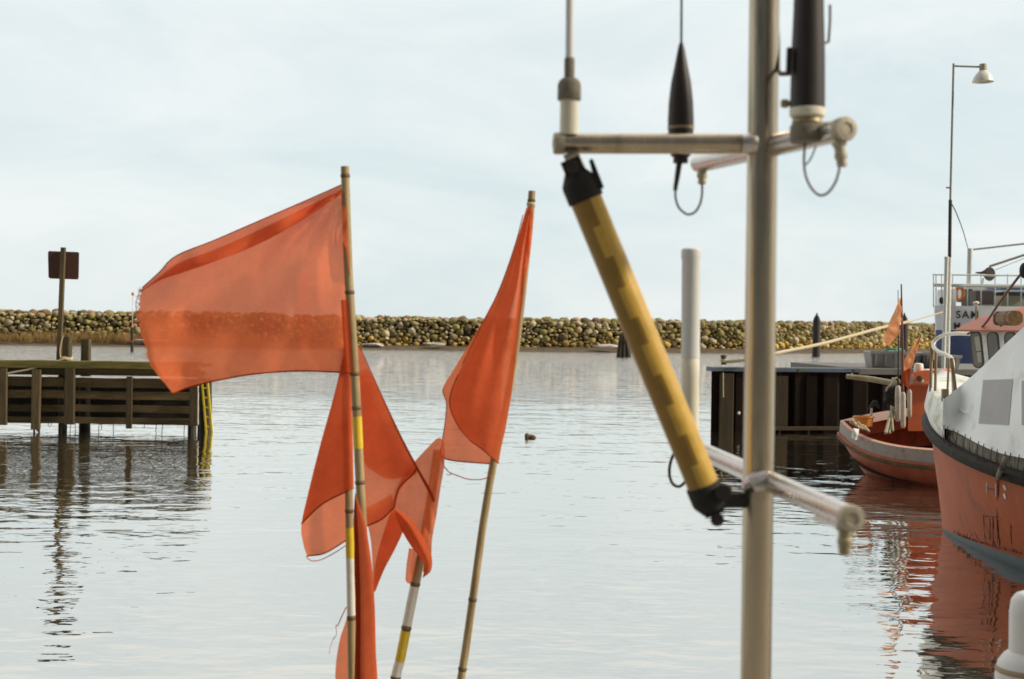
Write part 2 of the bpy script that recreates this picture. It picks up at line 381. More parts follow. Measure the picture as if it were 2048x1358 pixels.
# ------------------------------------------------------------------ world and sun
SUN_EL, SUN_AZ = R(34), R(100)          # azimuth measured clockwise from the view direction (+Y)
w = bpy.data.worlds.new('World'); scene.world = w; w.use_nodes = True
nt = w.node_tree; N, L = nt.nodes, nt.links
bg = N['Background']; wo = N['World Output']
sky = N.new('ShaderNodeTexSky'); sky.sky_type = 'NISHITA'; sky.sun_disc = False
sky.sun_elevation = SUN_EL; sky.sun_rotation = SUN_AZ; sky.air_density = 1.0; sky.dust_density = 2.0
L.new(sky.outputs['Color'], bg.inputs['Color']); bg.inputs['Strength'].default_value = .08
# the cloud sheet that covers the sky
tc = N.new('ShaderNodeTexCoord')
mp = N.new('ShaderNodeMapping'); mp.inputs['Scale'].default_value = (1.0, 1.0, 2.6); mp.inputs['Rotation'].default_value = (0, R(-14), 0); mp.inputs['Location'].default_value = (.4, .2, .1)
L.new(tc.outputs['Generated'], mp.inputs['Vector'])
n1 = N.new('ShaderNodeTexNoise'); n1.inputs['Scale'].default_value = 4.2; n1.inputs['Detail'].default_value = 7; n1.inputs['Roughness'].default_value = .6; n1.inputs['Distortion'].default_value = .5
L.new(mp.outputs['Vector'], n1.inputs['Vector'])
rp = N.new('ShaderNodeValToRGB'); e = rp.color_ramp.elements
e[0].position = .34; e[0].color = (.63, .72, .74, 1); e[1].position = .66; e[1].color = (.78, .82, .815, 1)
L.new(n1.outputs['Fac'], rp.inputs['Fac'])
bg2 = N.new('ShaderNodeBackground')
mrc = N.new('ShaderNodeMapRange'); mrc.inputs['From Min'].default_value = .18; mrc.inputs['From Max'].default_value = .42
wm = N.new('ShaderNodeMix'); wm.data_type = 'RGBA'; L.new(mrc.outputs['Result'], wm.inputs['Factor']); L.new(rp.outputs['Color'], wm.inputs[6]); wm.inputs[7].default_value = (.80, .765, .70, 1)
L.new(wm.outputs[2], bg2.inputs['Color'])
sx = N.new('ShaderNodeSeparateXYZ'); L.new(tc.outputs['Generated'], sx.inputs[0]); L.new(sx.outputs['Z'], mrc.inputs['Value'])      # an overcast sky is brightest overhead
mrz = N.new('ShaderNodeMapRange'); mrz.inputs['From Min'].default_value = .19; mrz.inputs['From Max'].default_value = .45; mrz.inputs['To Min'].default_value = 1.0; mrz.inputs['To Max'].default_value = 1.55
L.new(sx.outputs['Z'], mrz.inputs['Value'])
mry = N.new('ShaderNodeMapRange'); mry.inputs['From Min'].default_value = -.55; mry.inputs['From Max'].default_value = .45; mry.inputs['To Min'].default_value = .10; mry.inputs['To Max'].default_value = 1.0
L.new(sx.outputs['Y'], mry.inputs['Value'])          # unseen sky behind the viewer dimmed, added for contrast on facing sides
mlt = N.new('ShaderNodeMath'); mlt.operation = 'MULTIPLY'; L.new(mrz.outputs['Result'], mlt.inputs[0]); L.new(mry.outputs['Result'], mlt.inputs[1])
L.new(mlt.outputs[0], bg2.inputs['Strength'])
mxs = N.new('ShaderNodeMixShader'); mxs.inputs[0].default_value = .86
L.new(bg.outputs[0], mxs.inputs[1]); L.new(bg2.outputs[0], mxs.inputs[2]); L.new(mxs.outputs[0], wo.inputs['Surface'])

sd = bpy.data.lights.new('sun', 'SUN'); sd.energy = 3.0; sd.angle = R(5); sd.color = (1, .89, .72)
so = bpy.data.objects.new('sun', sd); C.objects.link(so)
sv = Vector((math.sin(SUN_AZ) * math.cos(SUN_EL), math.cos(SUN_AZ) * math.cos(SUN_EL), math.sin(SUN_EL)))
so.rotation_euler = sv.to_track_quat('Z', 'Y').to_euler(); so.location = sv * 50

scene.view_settings.view_transform = 'Standard'; scene.view_settings.look = 'None'
scene.view_settings.exposure = 0.30; scene.view_settings.gamma = 1

# ------------------------------------------------------------------ water, shore, near quay
o = MB().add([(-3000, -30, 0), (3000, -30, 0), (3000, 6000, 0), (-3000, 6000, 0)], [[0, 1, 2, 3]]).build('water', M['water'], smooth=None)
tag(o, kind='structure')
o = MB().box((-12, -14, -1.5), (12, 5.15, 1.0), .01).build('quay_pavement', M['near_quay']); tag(o, kind='structure')

# wall foot line (world x, y), left to right
FOOT = [(-75, 131.5), (-47, 131.5), (-20, 131), (5, 130.5), (22, 134), (34, 142), (47, 155), (62, 164), (90, 182)]
def foot(s):                         # s: arc length
    acc = 0
    for (a, b_) in zip(FOOT, FOOT[1:]):
        l_ = math.dist(a, b_)
        if s <= acc + l_:
            t = (s - acc) / l_; nx, ny = (b_[1] - a[1]) / l_, -(b_[0] - a[0]) / l_
            return (a[0] + (b_[0] - a[0]) * t, a[1] + (b_[1] - a[1]) * t), (nx, ny)
        acc += l_
    return (*FOOT[-1],), (0, -1)
TOT = sum(math.dist(a, b_) for a, b_ in zip(FOOT, FOOT[1:])) - .1

# beach at the foot of the breakwater
rows = []
for i in range(181):
    s = TOT * i / 180; (x, y), (nx, ny) = foot(s)
    nn = mnoise.noise(Vector((s * .08, 3, 0))) * .5 + mnoise.noise(Vector((s * .4, 7, 0))) * .2
    wdt = (4.2 if x < -12 else 4.2 - min(1, (x + 12) / 14) * 1.5 if x < 30 else 1.6) + nn
    r = []
    for k, (q, z) in enumerate([(-.6, .75 if x < -18 else .55), (.5, .55 if x < -18 else .32), (.33 * wdt, .3), (.7 * wdt, .14), (wdt, .02), (wdt + 1.2, -.12)]):
        qq = q
        r.append((x + nx * qq, y + ny * qq, z + mnoise.noise(Vector((s * .7, k * 2.0, 1))) * .05))
    rows.append(r)
o = MB().grid(rows).build('shore', M['stone_shore'], smooth=80); tag(o, kind='structure')

# ------------------------------------------------------------------ breakwater
def ico(sub):
    bm = bmesh.new(); bmesh.ops.create_icosphere(bm, subdivisions=sub, radius=1)
    v = np.array([x.co[:] for x in bm.verts]); f = [[y.index for y in x.verts] for x in bm.faces]; bm.free(); return v, f
IV, IF = ico(2)
def boulder(seed):
    d = IV / np.linalg.norm(IV, axis=1, keepdims=True)
    p = 2.5                                           # slightly squared pebble
    rad = 1.0 / (np.abs(d) ** p).sum(1) ** (1 / p)
    nv = np.array([mnoise.noise(Vector(x) * 1.4 + Vector((seed * 7.1, seed * 3.3, seed))) for x in d])
    return d * (rad * (1 + .40 * nv))[:, None]
BL = [boulder(k + 1) for k in range(24)]
vs, fs, cols = [], [], []
def put(c, size, yaw, col, tilt=0):
    k = len(vs) and sum(len(a) for a in vs)
    b_ = random.choice(BL) * np.array(size)
    ct, st = math.cos(tilt), math.sin(tilt); ca, sa = math.cos(yaw), math.sin(yaw)
    x, y, z = b_[:, 0] * ct - b_[:, 2] * st, b_[:, 1], b_[:, 0] * st + b_[:, 2] * ct
    q = np.stack([x * ca - y * sa + c[0], x * sa + y * ca + c[1], z + c[2]], 1)
    fs.append((k, len(q))); vs.append(q); cols.append(np.tile(np.array([*col, 1.0]), (len(q), 1)))
PAL_UP = [(.22, .175, .075), (.28, .22, .10), (.16, .135, .06), (.33, .28, .16), (.20, .17, .06), (.12, .095, .045), (.36, .31, .20), (.26, .21, .075)]
PAL_LO = [(.34, .235, .06), (.40, .28, .075), (.26, .18, .055), (.36, .28, .13), (.20, .14, .05)]
cell = .5; hashg = {}
def free(s_, z, a, b_):
    ci, cj = int(s_ / cell), int(z / cell)
    for i in range(ci - 3, ci + 4):
        for j in range(cj - 2, cj + 3):
            for (q, y, a2, b2) in hashg.get((i, j), ()):
                if ((q - s_) / (a + a2)) ** 2 + ((y - z) / (b_ + b2)) ** 2 < .80: return False
    return True
def top_at(s_):
    (x, y), _n = foot(s_)
    return 2.84 + (.20 if x < -22 else 0) - (.16 if x > 30 else 0) + .14 * mnoise.noise(Vector((s_ * .07, 0, 5)))
for (tries, lo_, hi_) in [(900, .34, .42), (9000, .24, .33), (26000, .16, .24), (30000, .10, .16)]:
    for _ in range(tries):
        a = random.uniform(lo_, hi_); b_ = a * random.uniform(.62, .95); s_ = random.uniform(.2, TOT - .2)
        z = random.uniform(.1, top_at(s_) - b_ * random.uniform(.75, 1.0))
        if not free(s_, z, a, b_): continue
        hashg.setdefault((int(s_ / cell), int(z / cell)), []).append((s_, z, a, b_))
        (x, y), (nx, ny) = foot(s_); back = .30 * z + random.uniform(-.12, .10)
        low = z < .95 + .25 * mnoise.noise(Vector((s_ * .2, 9, 0)))
        cc = random.choice(PAL_LO if low and x > -16 and random.random() < .85 else PAL_UP); j = random.uniform(1.0, 1.75)
        put((x - nx * back, y - ny * back, z), (a * 1.03, random.uniform(.3, .42), b_ * 1.03), math.atan2(nx, -ny) + random.uniform(-.3, .3), tuple(c * j for c in cc), random.uniform(-.5, .5))
# a second course behind the crest
for r_ in range(2):
    s = 0
    while s < TOT:
        wd = random.uniform(.6, 1.1); (x, y), (nx, ny) = foot(s)
        hgt = 2.75 + (.22 if x < -22 else 0)
        put((x - nx * (1.5 + r_ * .9), y - ny * (1.5 + r_ * .9), hgt + random.uniform(-.2, .06)), (wd * .5, .5, .36), random.uniform(0, 3), tuple(c * random.uniform(.8, 1.15) for c in random.choice(PAL_UP)))
        s += wd
V = np.concatenate(vs); Cc = np.concatenate(cols); FF = []
for (k, n_) in fs: FF += [[a + k for a in f] for f in IF]
bw = thing('breakwater', (0, 131, 0), 'long rough breakwater of stacked boulders across the far water', 'breakwater')
link('stone_face', V, FF, M['rock'], bw, smooth=60, tint=Cc)
mb = MB(); rows = []
for i in range(121):
    (x, y), (nx, ny) = foot(TOT * i / 120); h = 2.6 + (.22 if x < -22 else 0)
    rows.append([(x - nx * .12, y - ny * .12, -.3), (x - nx * (.32 * h + .12), y - ny * (.32 * h + .12), h), (x - nx * 3.6, y - ny * 3.6, h), (x - nx * 4.4, y - ny * 4.4, -.3)])
mb.grid(rows).build('rubble_core', M['core'], bw)

# dry reeds on the left part of the beach
mb = MB()
for i in range(4200):
    x = random.uniform(-50, -26.5) if random.random() < .8 else random.uniform(-50, -23)
    dn = mnoise.noise(Vector((x * .3, 2, 0)))
    y = 131 - random.uniform(.2, 2.6)
    h = random.choice([.3, .5, .7, .9, 1.15]) * random.uniform(.8, 1.1) * (1 + .7 * dn) * (1.0 if x < -30 else .8); z = .3
    if mnoise.noise(Vector((x * .9, y, 4))) < -.12: continue
    a = random.uniform(-.5, .5); wd = random.uniform(.02, .05); b0 = Vector((x, y, z))
    tip = b0 + Vector((math.sin(a) * h * .5, random.uniform(-.25, .25), h))
    md = b0.lerp(tip, .55) + Vector((-math.sin(a) * .06, 0, .03))
    mb.add([b0 + Vector((-wd, 0, 0)), b0 + Vector((wd, 0, 0)), md + Vector((wd * .8, .01, 0)), md - Vector((wd * .8, .01, 0)), tip], [[0, 1, 2, 3], [3, 2, 4]])
o = mb.build('reeds', M['reed'], smooth=None); tag(o, 'dry tan reeds along the foot of the breakwater', 'reeds', kind='stuff')

# pale flat stones on the beach
for (px, py, wd, lab) in [(300, 682, 4.6, 'long pale flat stone on the shore behind the sign post'),
                      (745, 690, 2.0, 'pale flat stone on the shore right of the large flag'),
                      (871, 688, 1.9, 'pale flat stone on the shore left of the tall narrow flag'),
                      (1213, 692, 2.2, 'pale flat stone on the shore beside the yellow tube')]:
    p = P(px, py, 128.7)
    b_ = BL[int(px) % 24] * np.array((wd / 2, .45, .16)) + np.array((p.x, p.y, p.z))
    o = link('flat_stone', b_, IF, M['pale_stone'], smooth=60); tag(o, lab, 'stone', 'pale stones on the shore')

# ------------------------------------------------------------------ pier on the left
D0 = 32.0; sc = D0 / F
def PX(px, py, dy=0.0): 
    p = P(px, py, D0); k = (p.y + dy) / p.y
    return EYE + (p - EYE) * k
Yf = P(200, 760, D0).y
def pz(px, py, d=D0): return P(px, py, d)
pier = thing('pier', (-9, Yf + .8, 0), 'weathered grey timber pier with mossy top beam at left', 'pier')
xl = P(-260, 730, D0).x; xr = P(398, 730, D0).x
def zz(px, py): return P(px, py, D0).z
deck_z = zz(200, 722)
mb = MB(); mb.beam((xl, Yf + .1, deck_z - .085), (xr, Yf + .1, deck_z - .085), .36, .17, jit=.008); mb.build('top_beam', M['pier_moss'], pier)
mb = MB(); mb.beam((xl, Yf + .18, deck_z - .255), (xr, Yf + .18, deck_z - .255), .2, .15, jit=.006); mb.build('edge_beam', M['pier_wood'], pier)
for (ya, yb) in [(756, 775), (783, 799), (811, 825), (836, 849)]:
    za, zb = zz(200, ya), zz(200, yb)
    segs = [(xl, P(128, 700, D0).x - .02), (P(128, 700, D0).x + .02, xr - .02)]
    for (a, b_) in segs:
        MB().beam((a, Yf + random.uniform(.09, .12), (za + zb) / 2 + random.uniform(-.015, .015)), (b_, Yf + .1, (za + zb) / 2 + random.uniform(-.015, .015)), .07, za - zb, jit=.006).build('plank', M['pier_wood'], pier)
for k, (ya, yb) in enumerate([(741, 752), (773, 786), (797, 814), (822, 839)]):    # rear side of the pier, staggered
    za, zb = P(200, ya, D0 + 1.55).z, P(200, yb, D0 + 1.55).z
    MB().beam((xl, Yf + 1.55, (za + zb) / 2 + .02), (xr - .2, Yf + 1.55, (za + zb) / 2 + .02), .08, (za - zb), jit=.008).build('rear_plank', M['pile_wet'], pier)
MB().beam((xl, Yf + .85, deck_z - .10), (xr, Yf + .85, deck_z - .10), 1.1, .07).build('deck', M['pier_wood'], pier)
for (xa, xb, ya, yb) in [(-78, -62, 738, 852), (1, 17, 738, 852), (67, 84, 740, 860), (133, 152, 737, 849), (255, 266, 752, 856), (382, 398, 770, 849)]:
    a = P((xa + xb) / 2, ya, D0); wd = (xb - xa) * sc
    mb = MB(); mb.beam((a.x, Yf - .005 - wd * .3, zz(200, ya)), (a.x - .01, Yf - .005 - wd * .3, zz(200, yb)), wd, wd * .6, (0, 1, 0), jit=.004)
    if xa == 67:
        for q in (-.05, .02, .06): mb.beam((a.x + q, Yf - .06, zz(200, 856)), (a.x + q + .005, Yf - .06, zz(200, 862 + abs(q) * 100)), .035, .05, (0, 1, 0))
    mb.build('post', M['pier_post'], pier)
for (px, dy, wd, ztop, mm) in [(-140, .28, .22, zz(0, 723), 'pile_wet'), (-95, 1.5, .26, zz(0, 730), 'pile_wet'), (125, .28, .2, zz(130, 722), 'pile_wet'), (169, 1.35, .27, zz(170, 740), 'pile_wet'), (384, .28, .2, zz(384, 735), 'pile_wet'), (403, 1.5, .2, zz(403, 735), 'pile_wet')]:
    p = P(px, 800, D0 + dy)
    MB().tube([(p.x, Yf + dy, -1.6), (p.x + .01, Yf + dy, .3), (p.x, Yf + dy, ztop - .3)], wd / 2 * 1.0, 12).build('pile', M[mm], pier)
for (px, top, dy, wd) in [(132, 673, .30, .23), (172, 678, 1.35, .2)]:
    p = P(px, top, D0 + dy)
    MB().beam((p.x, Yf + dy, deck_z - .4), (p.x + .01, Yf + dy, p.z), wd, wd * .9, (0, 1, 0), ch=.12, jit=.003).build('mooring_post', M['pier_post'], pier)
# pale strip down the right edge of the end post and the hanging weed strands
MB().beam((xr - .01, Yf - .05, zz(390, 772)), (xr, Yf - .05, zz(390, 848)), .03, .03, (0, 1, 0)).build('edge_strip', M['white_paint'], pier)
mb = MB()
for i in range(14):
    x = random.uniform(P(60, 0, D0).x, xr); z0 = zz(200, 848); ln = random.choice([.05, .08, .14, .3])
    MB().tube([(x, Yf + .1, z0), (x + random.uniform(-.02, .02), Yf + .1, z0 - ln / 2), (x + random.uniform(-.03, .03), Yf + .1, z0 - ln)], .008, 5).build('weed_strand', M['pile_wet'], pier)
# thick dark end pile carrying the ladder
p = P(412, 800, D0 + .9); 
ep = thing('fender_pile', (p.x, Yf + .9, 0), 'dark wet timber pile at the right end of the pier', 'pile')
MB().tube([(p.x, Yf + .9, -1.6), (p.x, Yf + .9, .5), (p.x, Yf + .9, zz(412, 762))], [.145, .14, .13], 14).build('trunk', M['pile_wet'], ep)
ld = thing('pier_ladder', (p.x, Yf + .6, 0), 'yellow painted ladder leaning at the end of the pier', 'ladder')
a0, a1 = P(404, 762, D0 + .7), P(416, 905, D0 + .62); b0, b1 = P(415, 762, D0 + .7), P(428, 905, D0 + .62)
MB().beam(a0, a1, .045, .05, (0, 1, 0)).build('rail', M['ladder'], ld); MB().beam(b0, b1, .045, .05, (0, 1, 0)).build('rail', M['ladder'], ld)
for k in range(7):
    t = .1 + k * .135; MB().tube([a0.lerp(a1, t), b0.lerp(b1, t)], .022, 8).build('rung', M['ladder'], ld)
# sign on its post
a, b_ = P(127, 495, D0 + .1), P(118, 722, D0 + .1)
sg = thing('sign', b_, 'square brown sign seen from behind on a leaning wooden post', 'sign')
MB().beam(b_, a, .10, .10, (0, 1, 0), jit=.003).build('post', M['pier_post'], sg)
q = [P(x, y, D0 + .18) for x, y in [(98, 502), (155, 504), (158, 506), (157, 556), (155, 559), (100, 557), (97, 554), (96, 505)]]
MB().prism(q, (0, .02, 0)).build('panel', M['sign_back'], sg)
# white rope round the mooring post
rp_ = path([(-120, 790), (0, 751), (60, 738), (115, 722), (128, 717)], D0 - .05, 8)
mb = MB(); mb.tube(rp_, .022, 8)
c = P(131, 718, D0 + .3)
for k in range(2):
    mb.tube([Vector((c.x + math.cos(t) * .15, Yf + .3 + math.sin(t) * .15, c.z + .03 * k + .015 * math.sin(t * 3))) for t in np.linspace(0, 2 * math.pi, 25)], .02, 8)
mb.tube(path([(121, 716), (120, 700), (124, 678), (127, 672)], D0 + .05, 5), .012, 6)
mb.tube(path([(140, 718), (144, 722), (143, 727)], D0 + .05, 5), .015, 6)
tag(mb.build('mooring_rope', M['rope']), 'pale rope looped round the pier post and running off left', 'rope')

# ------------------------------------------------------------------ small things in the far water
e = thing('channel_marker', W(265, 705), 'thin pole with a small red top in the far water at left', 'marker pole')
d = W(265, 704).y
MB().tube([P(264, 706, d), P(264.5, 655, d)], .12, 8).build('base', M['pile_wet'], e)
MB().tube([P(264.5, 690, d), P(265, 650, d)], .09, 8).build('sleeve', M['flag_pale'], e)
MB().tube([P(265, 650, d), P(266, 588, d)], .028, 6).build('pole', M['white_paint'], e)
MB().ball(P(266, 588, d), .12, (1, 1, 1.2), 6).build('top_mark', M['lifebuoy'], e)

d = W(1247, 714).y
e = thing('pile_cluster', W(1247, 714), 'cluster of dark leaning timber piles standing before the breakwater', 'piles')
for (x0, x1, yt) in [(1238, 1243, 668), (1257, 1252, 672), (1247, 1248, 664)]:
    MB().tube([P(x0, 718, d), P(x1, yt, d)], [.24, .18], 8).build('pile', M['pile_wet'], e)
MB().beam(P(1239, 680, d - .2), P(1256, 682, d - .2), .14, .14).build('brace', M['pile_wet'], e)

for (px, yb, yt, lab) in [(1633, 713, 626, 'dark cylindrical steel pile with a stepped top, left of the lamp'), (1808, 713, 626, 'dark steel pile with a stepped top behind the small boat flag')]:
    d = W(px, yb).y; s = d / F
    e = thing('steel_pile', W(px, yb), lab, 'pile', 'dark steel piles in the water')
    b0 = P(px - 1, yb + 4, d); t0 = P(px + .5, yt + 14, d)
    MB().lathe(b0, t0 - b0, [(0, 8 * s), ((t0 - b0).length, 7.6 * s)], 16).build('shaft', M['dolphin'], e)
    MB().lathe(t0, (0, 0, 1), [(0, 6.4 * s), (5 * s, 6.0 * s), (5.2 * s, 4.2 * s), (9 * s, 3.8 * s)], 14).build('cap', M['dolphin'], e)
    MB().lathe(t0 + Vector((0, 0, 9 * s)), (0, 0, 1), [(0, 2 * s), (5 * s, 1.6 * s)], 10).build('light_stub', M['dolphin'], e)
# driftwood
p = W(1060, 876); s = p.y / F
mb = MB(); mb.ball((p.x - 6 * s, p.y, 4 * s), 5 * s, (1, 1, 1.25), 7); 
mb.tube([(p.x - 8 * s, p.y, 3 * s), (p.x + 2 * s, p.y, 3.6 * s), (p.x + 8 * s, p.y, 3.0 * s), (p.x + 12 * s, p.y, .8 * s)], [3.5 * s, 3.8 * s, 3 * s, .6 * s], 10)
tag(mb.build('driftwood', M['drift'], smooth=60), 'small brown lump of driftwood floating on open water', 'driftwood')

# ------------------------------------------------------------------ sheet pile quay on the right
DQ = 34.5
qa = P(1423, 735, DQ); qb = P(1745, 738, DQ + .5); qdir = (qb - qa); qdir.z = 0; qdir.normalize(); qn = Vector((qdir.y, -qdir.x, 0))   # towards camera
zq = P(1600, 736, DQ + .2).z
LQ = 16.0
quay = thing('sheet_pile_quay', (qa.x, qa.y, 0), 'dark rusty sheet pile quay with blue grey capping', 'quay wall')
prof = []; s = 0
per = .74; pts = []
while s < LQ:
    for (a, b_) in [(0, 0), (.22, 0), (.32, -.12), (.52, -.12), (.62, 0)]:
        pts.append((s + a, b_))
    s += per
pts = [p for p in pts if p[0] <= LQ] + [(LQ, 0)]
base = Vector((qa.x, qa.y, 0))
rows = [[base + qdir * a + qn * b_ + Vector((0, 0, z)) for a, b_ in pts] for z in (zq - .10, zq - .7, .1, -2)]
mb = MB(); mb.grid(rows)
mb.grid([[base + Vector((0, 0, z)) + Vector((base.x / base.y, 1, 0)) * k for k in (0, .2, .4, .5)] for z in (zq - .10, .5, -2)])
mb.build('sheet_piling', M['steel_dark'], quay, smooth=None)
mb = MB(); c0 = base + qdir * .0 - qn * .22 + Vector((0, 0, zq - .05)); mb.beam(c0, c0 + qdir * (3.75), .56, .10, ch=.1); mb.build('capping', M['cap_blue'], quay)
mb = MB(); c0 = base + qdir * 3.7 - qn * 2.6 + Vector((0, 0, zq - .075)); mb.beam(c0, c0 + qdir * (LQ - 3.7), 5.3, .15, ch=.05); mb.build('quay_deck', M['quay_concrete'], quay)
for s0 in (2.15, 3.55):       # darker brown joints on the capping
    c0 = base + qdir * s0 + qn * .064 + Vector((0, 0, zq - .055)); MB().beam(c0, c0 + qdir * .07, .02, .09).build('joint_plate', M['bollard'], quay)
c0 = base + qdir * .36 + qn * .06
MB().beam(c0 + Vector((0, 0, -1.5)), c0 + Vector((0, 0, zq - .15)), .34, .14, (0, 1, 0), jit=.004).build('fender_timber', M['steel_brown'], quay)
for (s0, wd) in [(1.75, .3), (2.5, .26)]:
    c0 = base + qdir * s0 - qn * .0
    MB().beam(c0 + qn * .04 + Vector((0, 0, .14)), c0 + qn * .04 + Vector((0, 0, zq - .2)), wd, .05, (0, 1, 0)).build('rust_panel', M['steel_brown'] if s0 < 2 else M['steel_dark'], quay)
c0 = base + qn * .12 + Vector((0, 0, .10)); mb = MB(); mb.beam(c0 + qdir * 1.0, c0 + qdir * 3.6, .12, .09, jit=.02); mb.build('waling_ledge', M['steel_brown'], quay)
MB().ball(base + qdir * .66 + qn * .12 + Vector((0, 0, P(1478, 826, DQ).z)), .04, n=6).build('white_stud', M['white_paint'], quay)
MB().tube([base + qdir * .25 + qn * .15 + Vector((0, 0, zq - .12)), base + qdir * .255 + qn * .16 + Vector((0, 0, zq - .5)), base + qdir * .26 + qn * .16 + Vector((0, 0, zq - .72))], .012, 6).build('hanging_line', M['rope'], quay)
# bollard on the quay and the ropes made fast to it
p = P(1447, 727, DQ + .3); s = DQ / F
e = thing('bollard', p, 'short rusty bollard on the left end of the dark quay', 'bollard')
MB().lathe(p + Vector((0, 0, -.03)), (0, 0, 1), [(0, 5.5 * s), (.02, 5.3 * s), (6 * s, 4.6 * s), (14 * s, 4.8 * s), (15 * s, 6.2 * s), (19 * s, 6.0 * s), (20 * s, 5.0 * s)], 16).build('post', M['bollard'], e)
MB().lathe(p + Vector((0, 0, .03)), (0, 0, 1), [(0, 6.4 * s), (.04, 6.6 * s), (.08, 6.2 * s)], 16).build('rope_turns', M['rope'], e)
mb = MB(); mb.tube(path([(1447, 724, DQ + .3), (1500, 718, DQ), (1560, 705, DQ + 2), (1650, 686, DQ + 5), (1760, 656, DQ + 9), (1818, 643, DQ + 11), (1900, 620, DQ + 13)], DQ, 6), [.045] * 31 + [.02] * 6, 8)
tag(mb.build('mooring_line', M['rope']), 'taut pale mooring line rising from quay bollard to the ship', 'rope')

# fish tubs on the quay
def tub(lo, hi, depth, name_label):
    e = thing('fish_tub', ((lo.x + hi.x) / 2, lo.y + depth / 2, zq), name_label, 'tub', 'grey fish tubs on the quay')
    z0, z1 = zq + .01, hi.z; x0, x1, y0, y1 = lo.x, hi.x, lo.y, lo.y + depth
    t = .05; mb = MB()
    def ring(z, ins): return [Vector((x0 + ins, y0 + ins, z)), Vector((x1 - ins, y0 + ins, z)), Vector((x1 - ins, y1 - ins, z)), Vector((x0 + ins, y1 - ins, z))]
    rings = [ring(z0, .05), ring(z1 - .02, .0), ring(z1, .02), ring(z1, .06), ring(z0 + .12, .09)]
    vs = [v for r in rings for v in r]; fs = [[0, 3, 2, 1]]
    for i in range(4): fs += [[i * 4 + k, i * 4 + (k + 1) % 4, (i + 1) * 4 + (k + 1) % 4, (i + 1) * 4 + k] for k in range(4)]
    fs.append([16, 17, 18, 19]); mb.add(vs, fs); mb.build('body', M['tub_grey'], e, smooth=None)
    n = max(2, int((x1 - x0) / .22))
    for k in range(n):
        x = x0 + (x1 - x0) * (k + .5) / n
        MB().beam((x, y0 - .005, z0 + .05), (x, y0 - .022, z1 - .06), .05, .035, (0, 1, 0)).build('rib', M['tub_grey'], e)
    MB().beam((x0 - .02, y0 - .02, z1 - .03), (x1 + .02, y0 - .02, z1 - .03), .04, .07).build('rim', M['tub_grey'], e)
    return e
DT = 35.6
for (x0, x1, yt, yb, dd, lab) in [(1741, 1800, 703, 752, DT, 'grey fish tub with green net on top'), (1804, 1843, 706, 752, DT + .35, 'grey fish tub between the net tub and the lamp post'), (1846, 1879, 705, 752, DT + .25, 'grey fish tub just left of the lamp post base'), (1884, 1922, 711, 765, DT - .5, 'grey fish tub right of the lamp post base')]:
    tub(P(x0, yb, dd), P(x1, yt, dd), .75, lab)
p = P(1788, 703, DT + .35); s = DT / F
mb = MB(); 
for k in range(16): mb.ball((p.x + random.uniform(-12, 12) * s, p.y + random.uniform(-.2, .2), p.z + random.uniform(-3, 3) * s), random.uniform(.05, .1), (1.3, 1, .7), 6)
for k in range(18):
    t0 = random.uniform(0, 6.28); mb.tube([(p.x + math.cos(t0 + q) * (.09 + .02 * k % .08) + random.uniform(-.08, .08), p.y + math.sin(t0 + q) * .1, p.z + .05 + .03 * math.sin(q * 3)) for q in np.linspace(0, 4, 10)], .012, 5)
tag(mb.build('fishing_net', M['net_green'], smooth=60), 'heap of green fishing net lying on the grey tub', 'net')

# street lamp
DL = 35.3; s = DL / F
lo = P(1894, 765, DL); e = thing('street_lamp', (lo.x, lo.y, zq), 'tall thin street lamp with a white bell shade', 'street lamp')
m_ = P(1899, 515, DL); m2 = P(1901, 430, DL); tp = P(1907, 127, DL)
MB().tube([(lo.x, lo.y, zq), m_], .055, 12).build('lower_pole', M['lamp_white'], e)
MB().tube([m_, P(1900.5, 400, DL)], .043, 12).build('middle_pole', M['dolphin'], e)
MB().tube([P(1900.5, 402, DL), tp], .028, 10).build('upper_pole', M['lamp_green'], e)
MB().tube([P(1906, 132, DL), P(1962, 134, DL)], .024, 10).build('arm', M['lamp_green'], e)
c = P(1966, 128, DL); ax = P(1966, 168, DL) - c; ax.normalize()
MB().lathe(c, ax, [(0, 7 * s), (.5 * s, 7.5 * s), (12 * s, 7.5 * s), (13 * s, 6 * s)], 16).build('lamp_cap', M['alu_dull'], e)
MB().lathe(c + ax * 12 * s, ax, [(0, 6 * s), (3 * s, 9 * s), (8 * s, 14 * s), (14 * s, 18 * s), (21 * s, 20.5 * s), (24 * s, 21 * s), (24 * s, 19.5 * s), (14 * s, 16 * s), (6 * s, 8 * s)], 24).build('lamp_shade', M['lamp_white'], e)
MB().lathe(c + ax * 30 * s, ax, [(0, 4 * s), (3 * s, 6 * s), (5 * s, 3 * s)], 12).build('bulb', M['white_plastic'], e)
mb = MB(); mb.beam(P(1892, 375, DL), P(1901, 376, DL), .03, .04); mb.build('bracket', M['lifebuoy'], e)
e = thing('flag_mast', (P(1885, 700, DL - .4).x, P(1885, 700, DL - .4).y, zq), 'thick pale grey post standing just left of the lamp pole', 'post')
MB().tube([Vector((P(1886, 760, DL - .4).x, P(1886, 760, DL - .4).y, zq)), P(1893, 518, DL - .4)], .05, 12).build('shaft', M['rail_white'], e)
MB().lathe(P(1893, 518, DL - .4), (0, 0, 1), [(0, .06), (.05, .06), (.07, .03)], 12).build('cap', M['rail_white'], e)

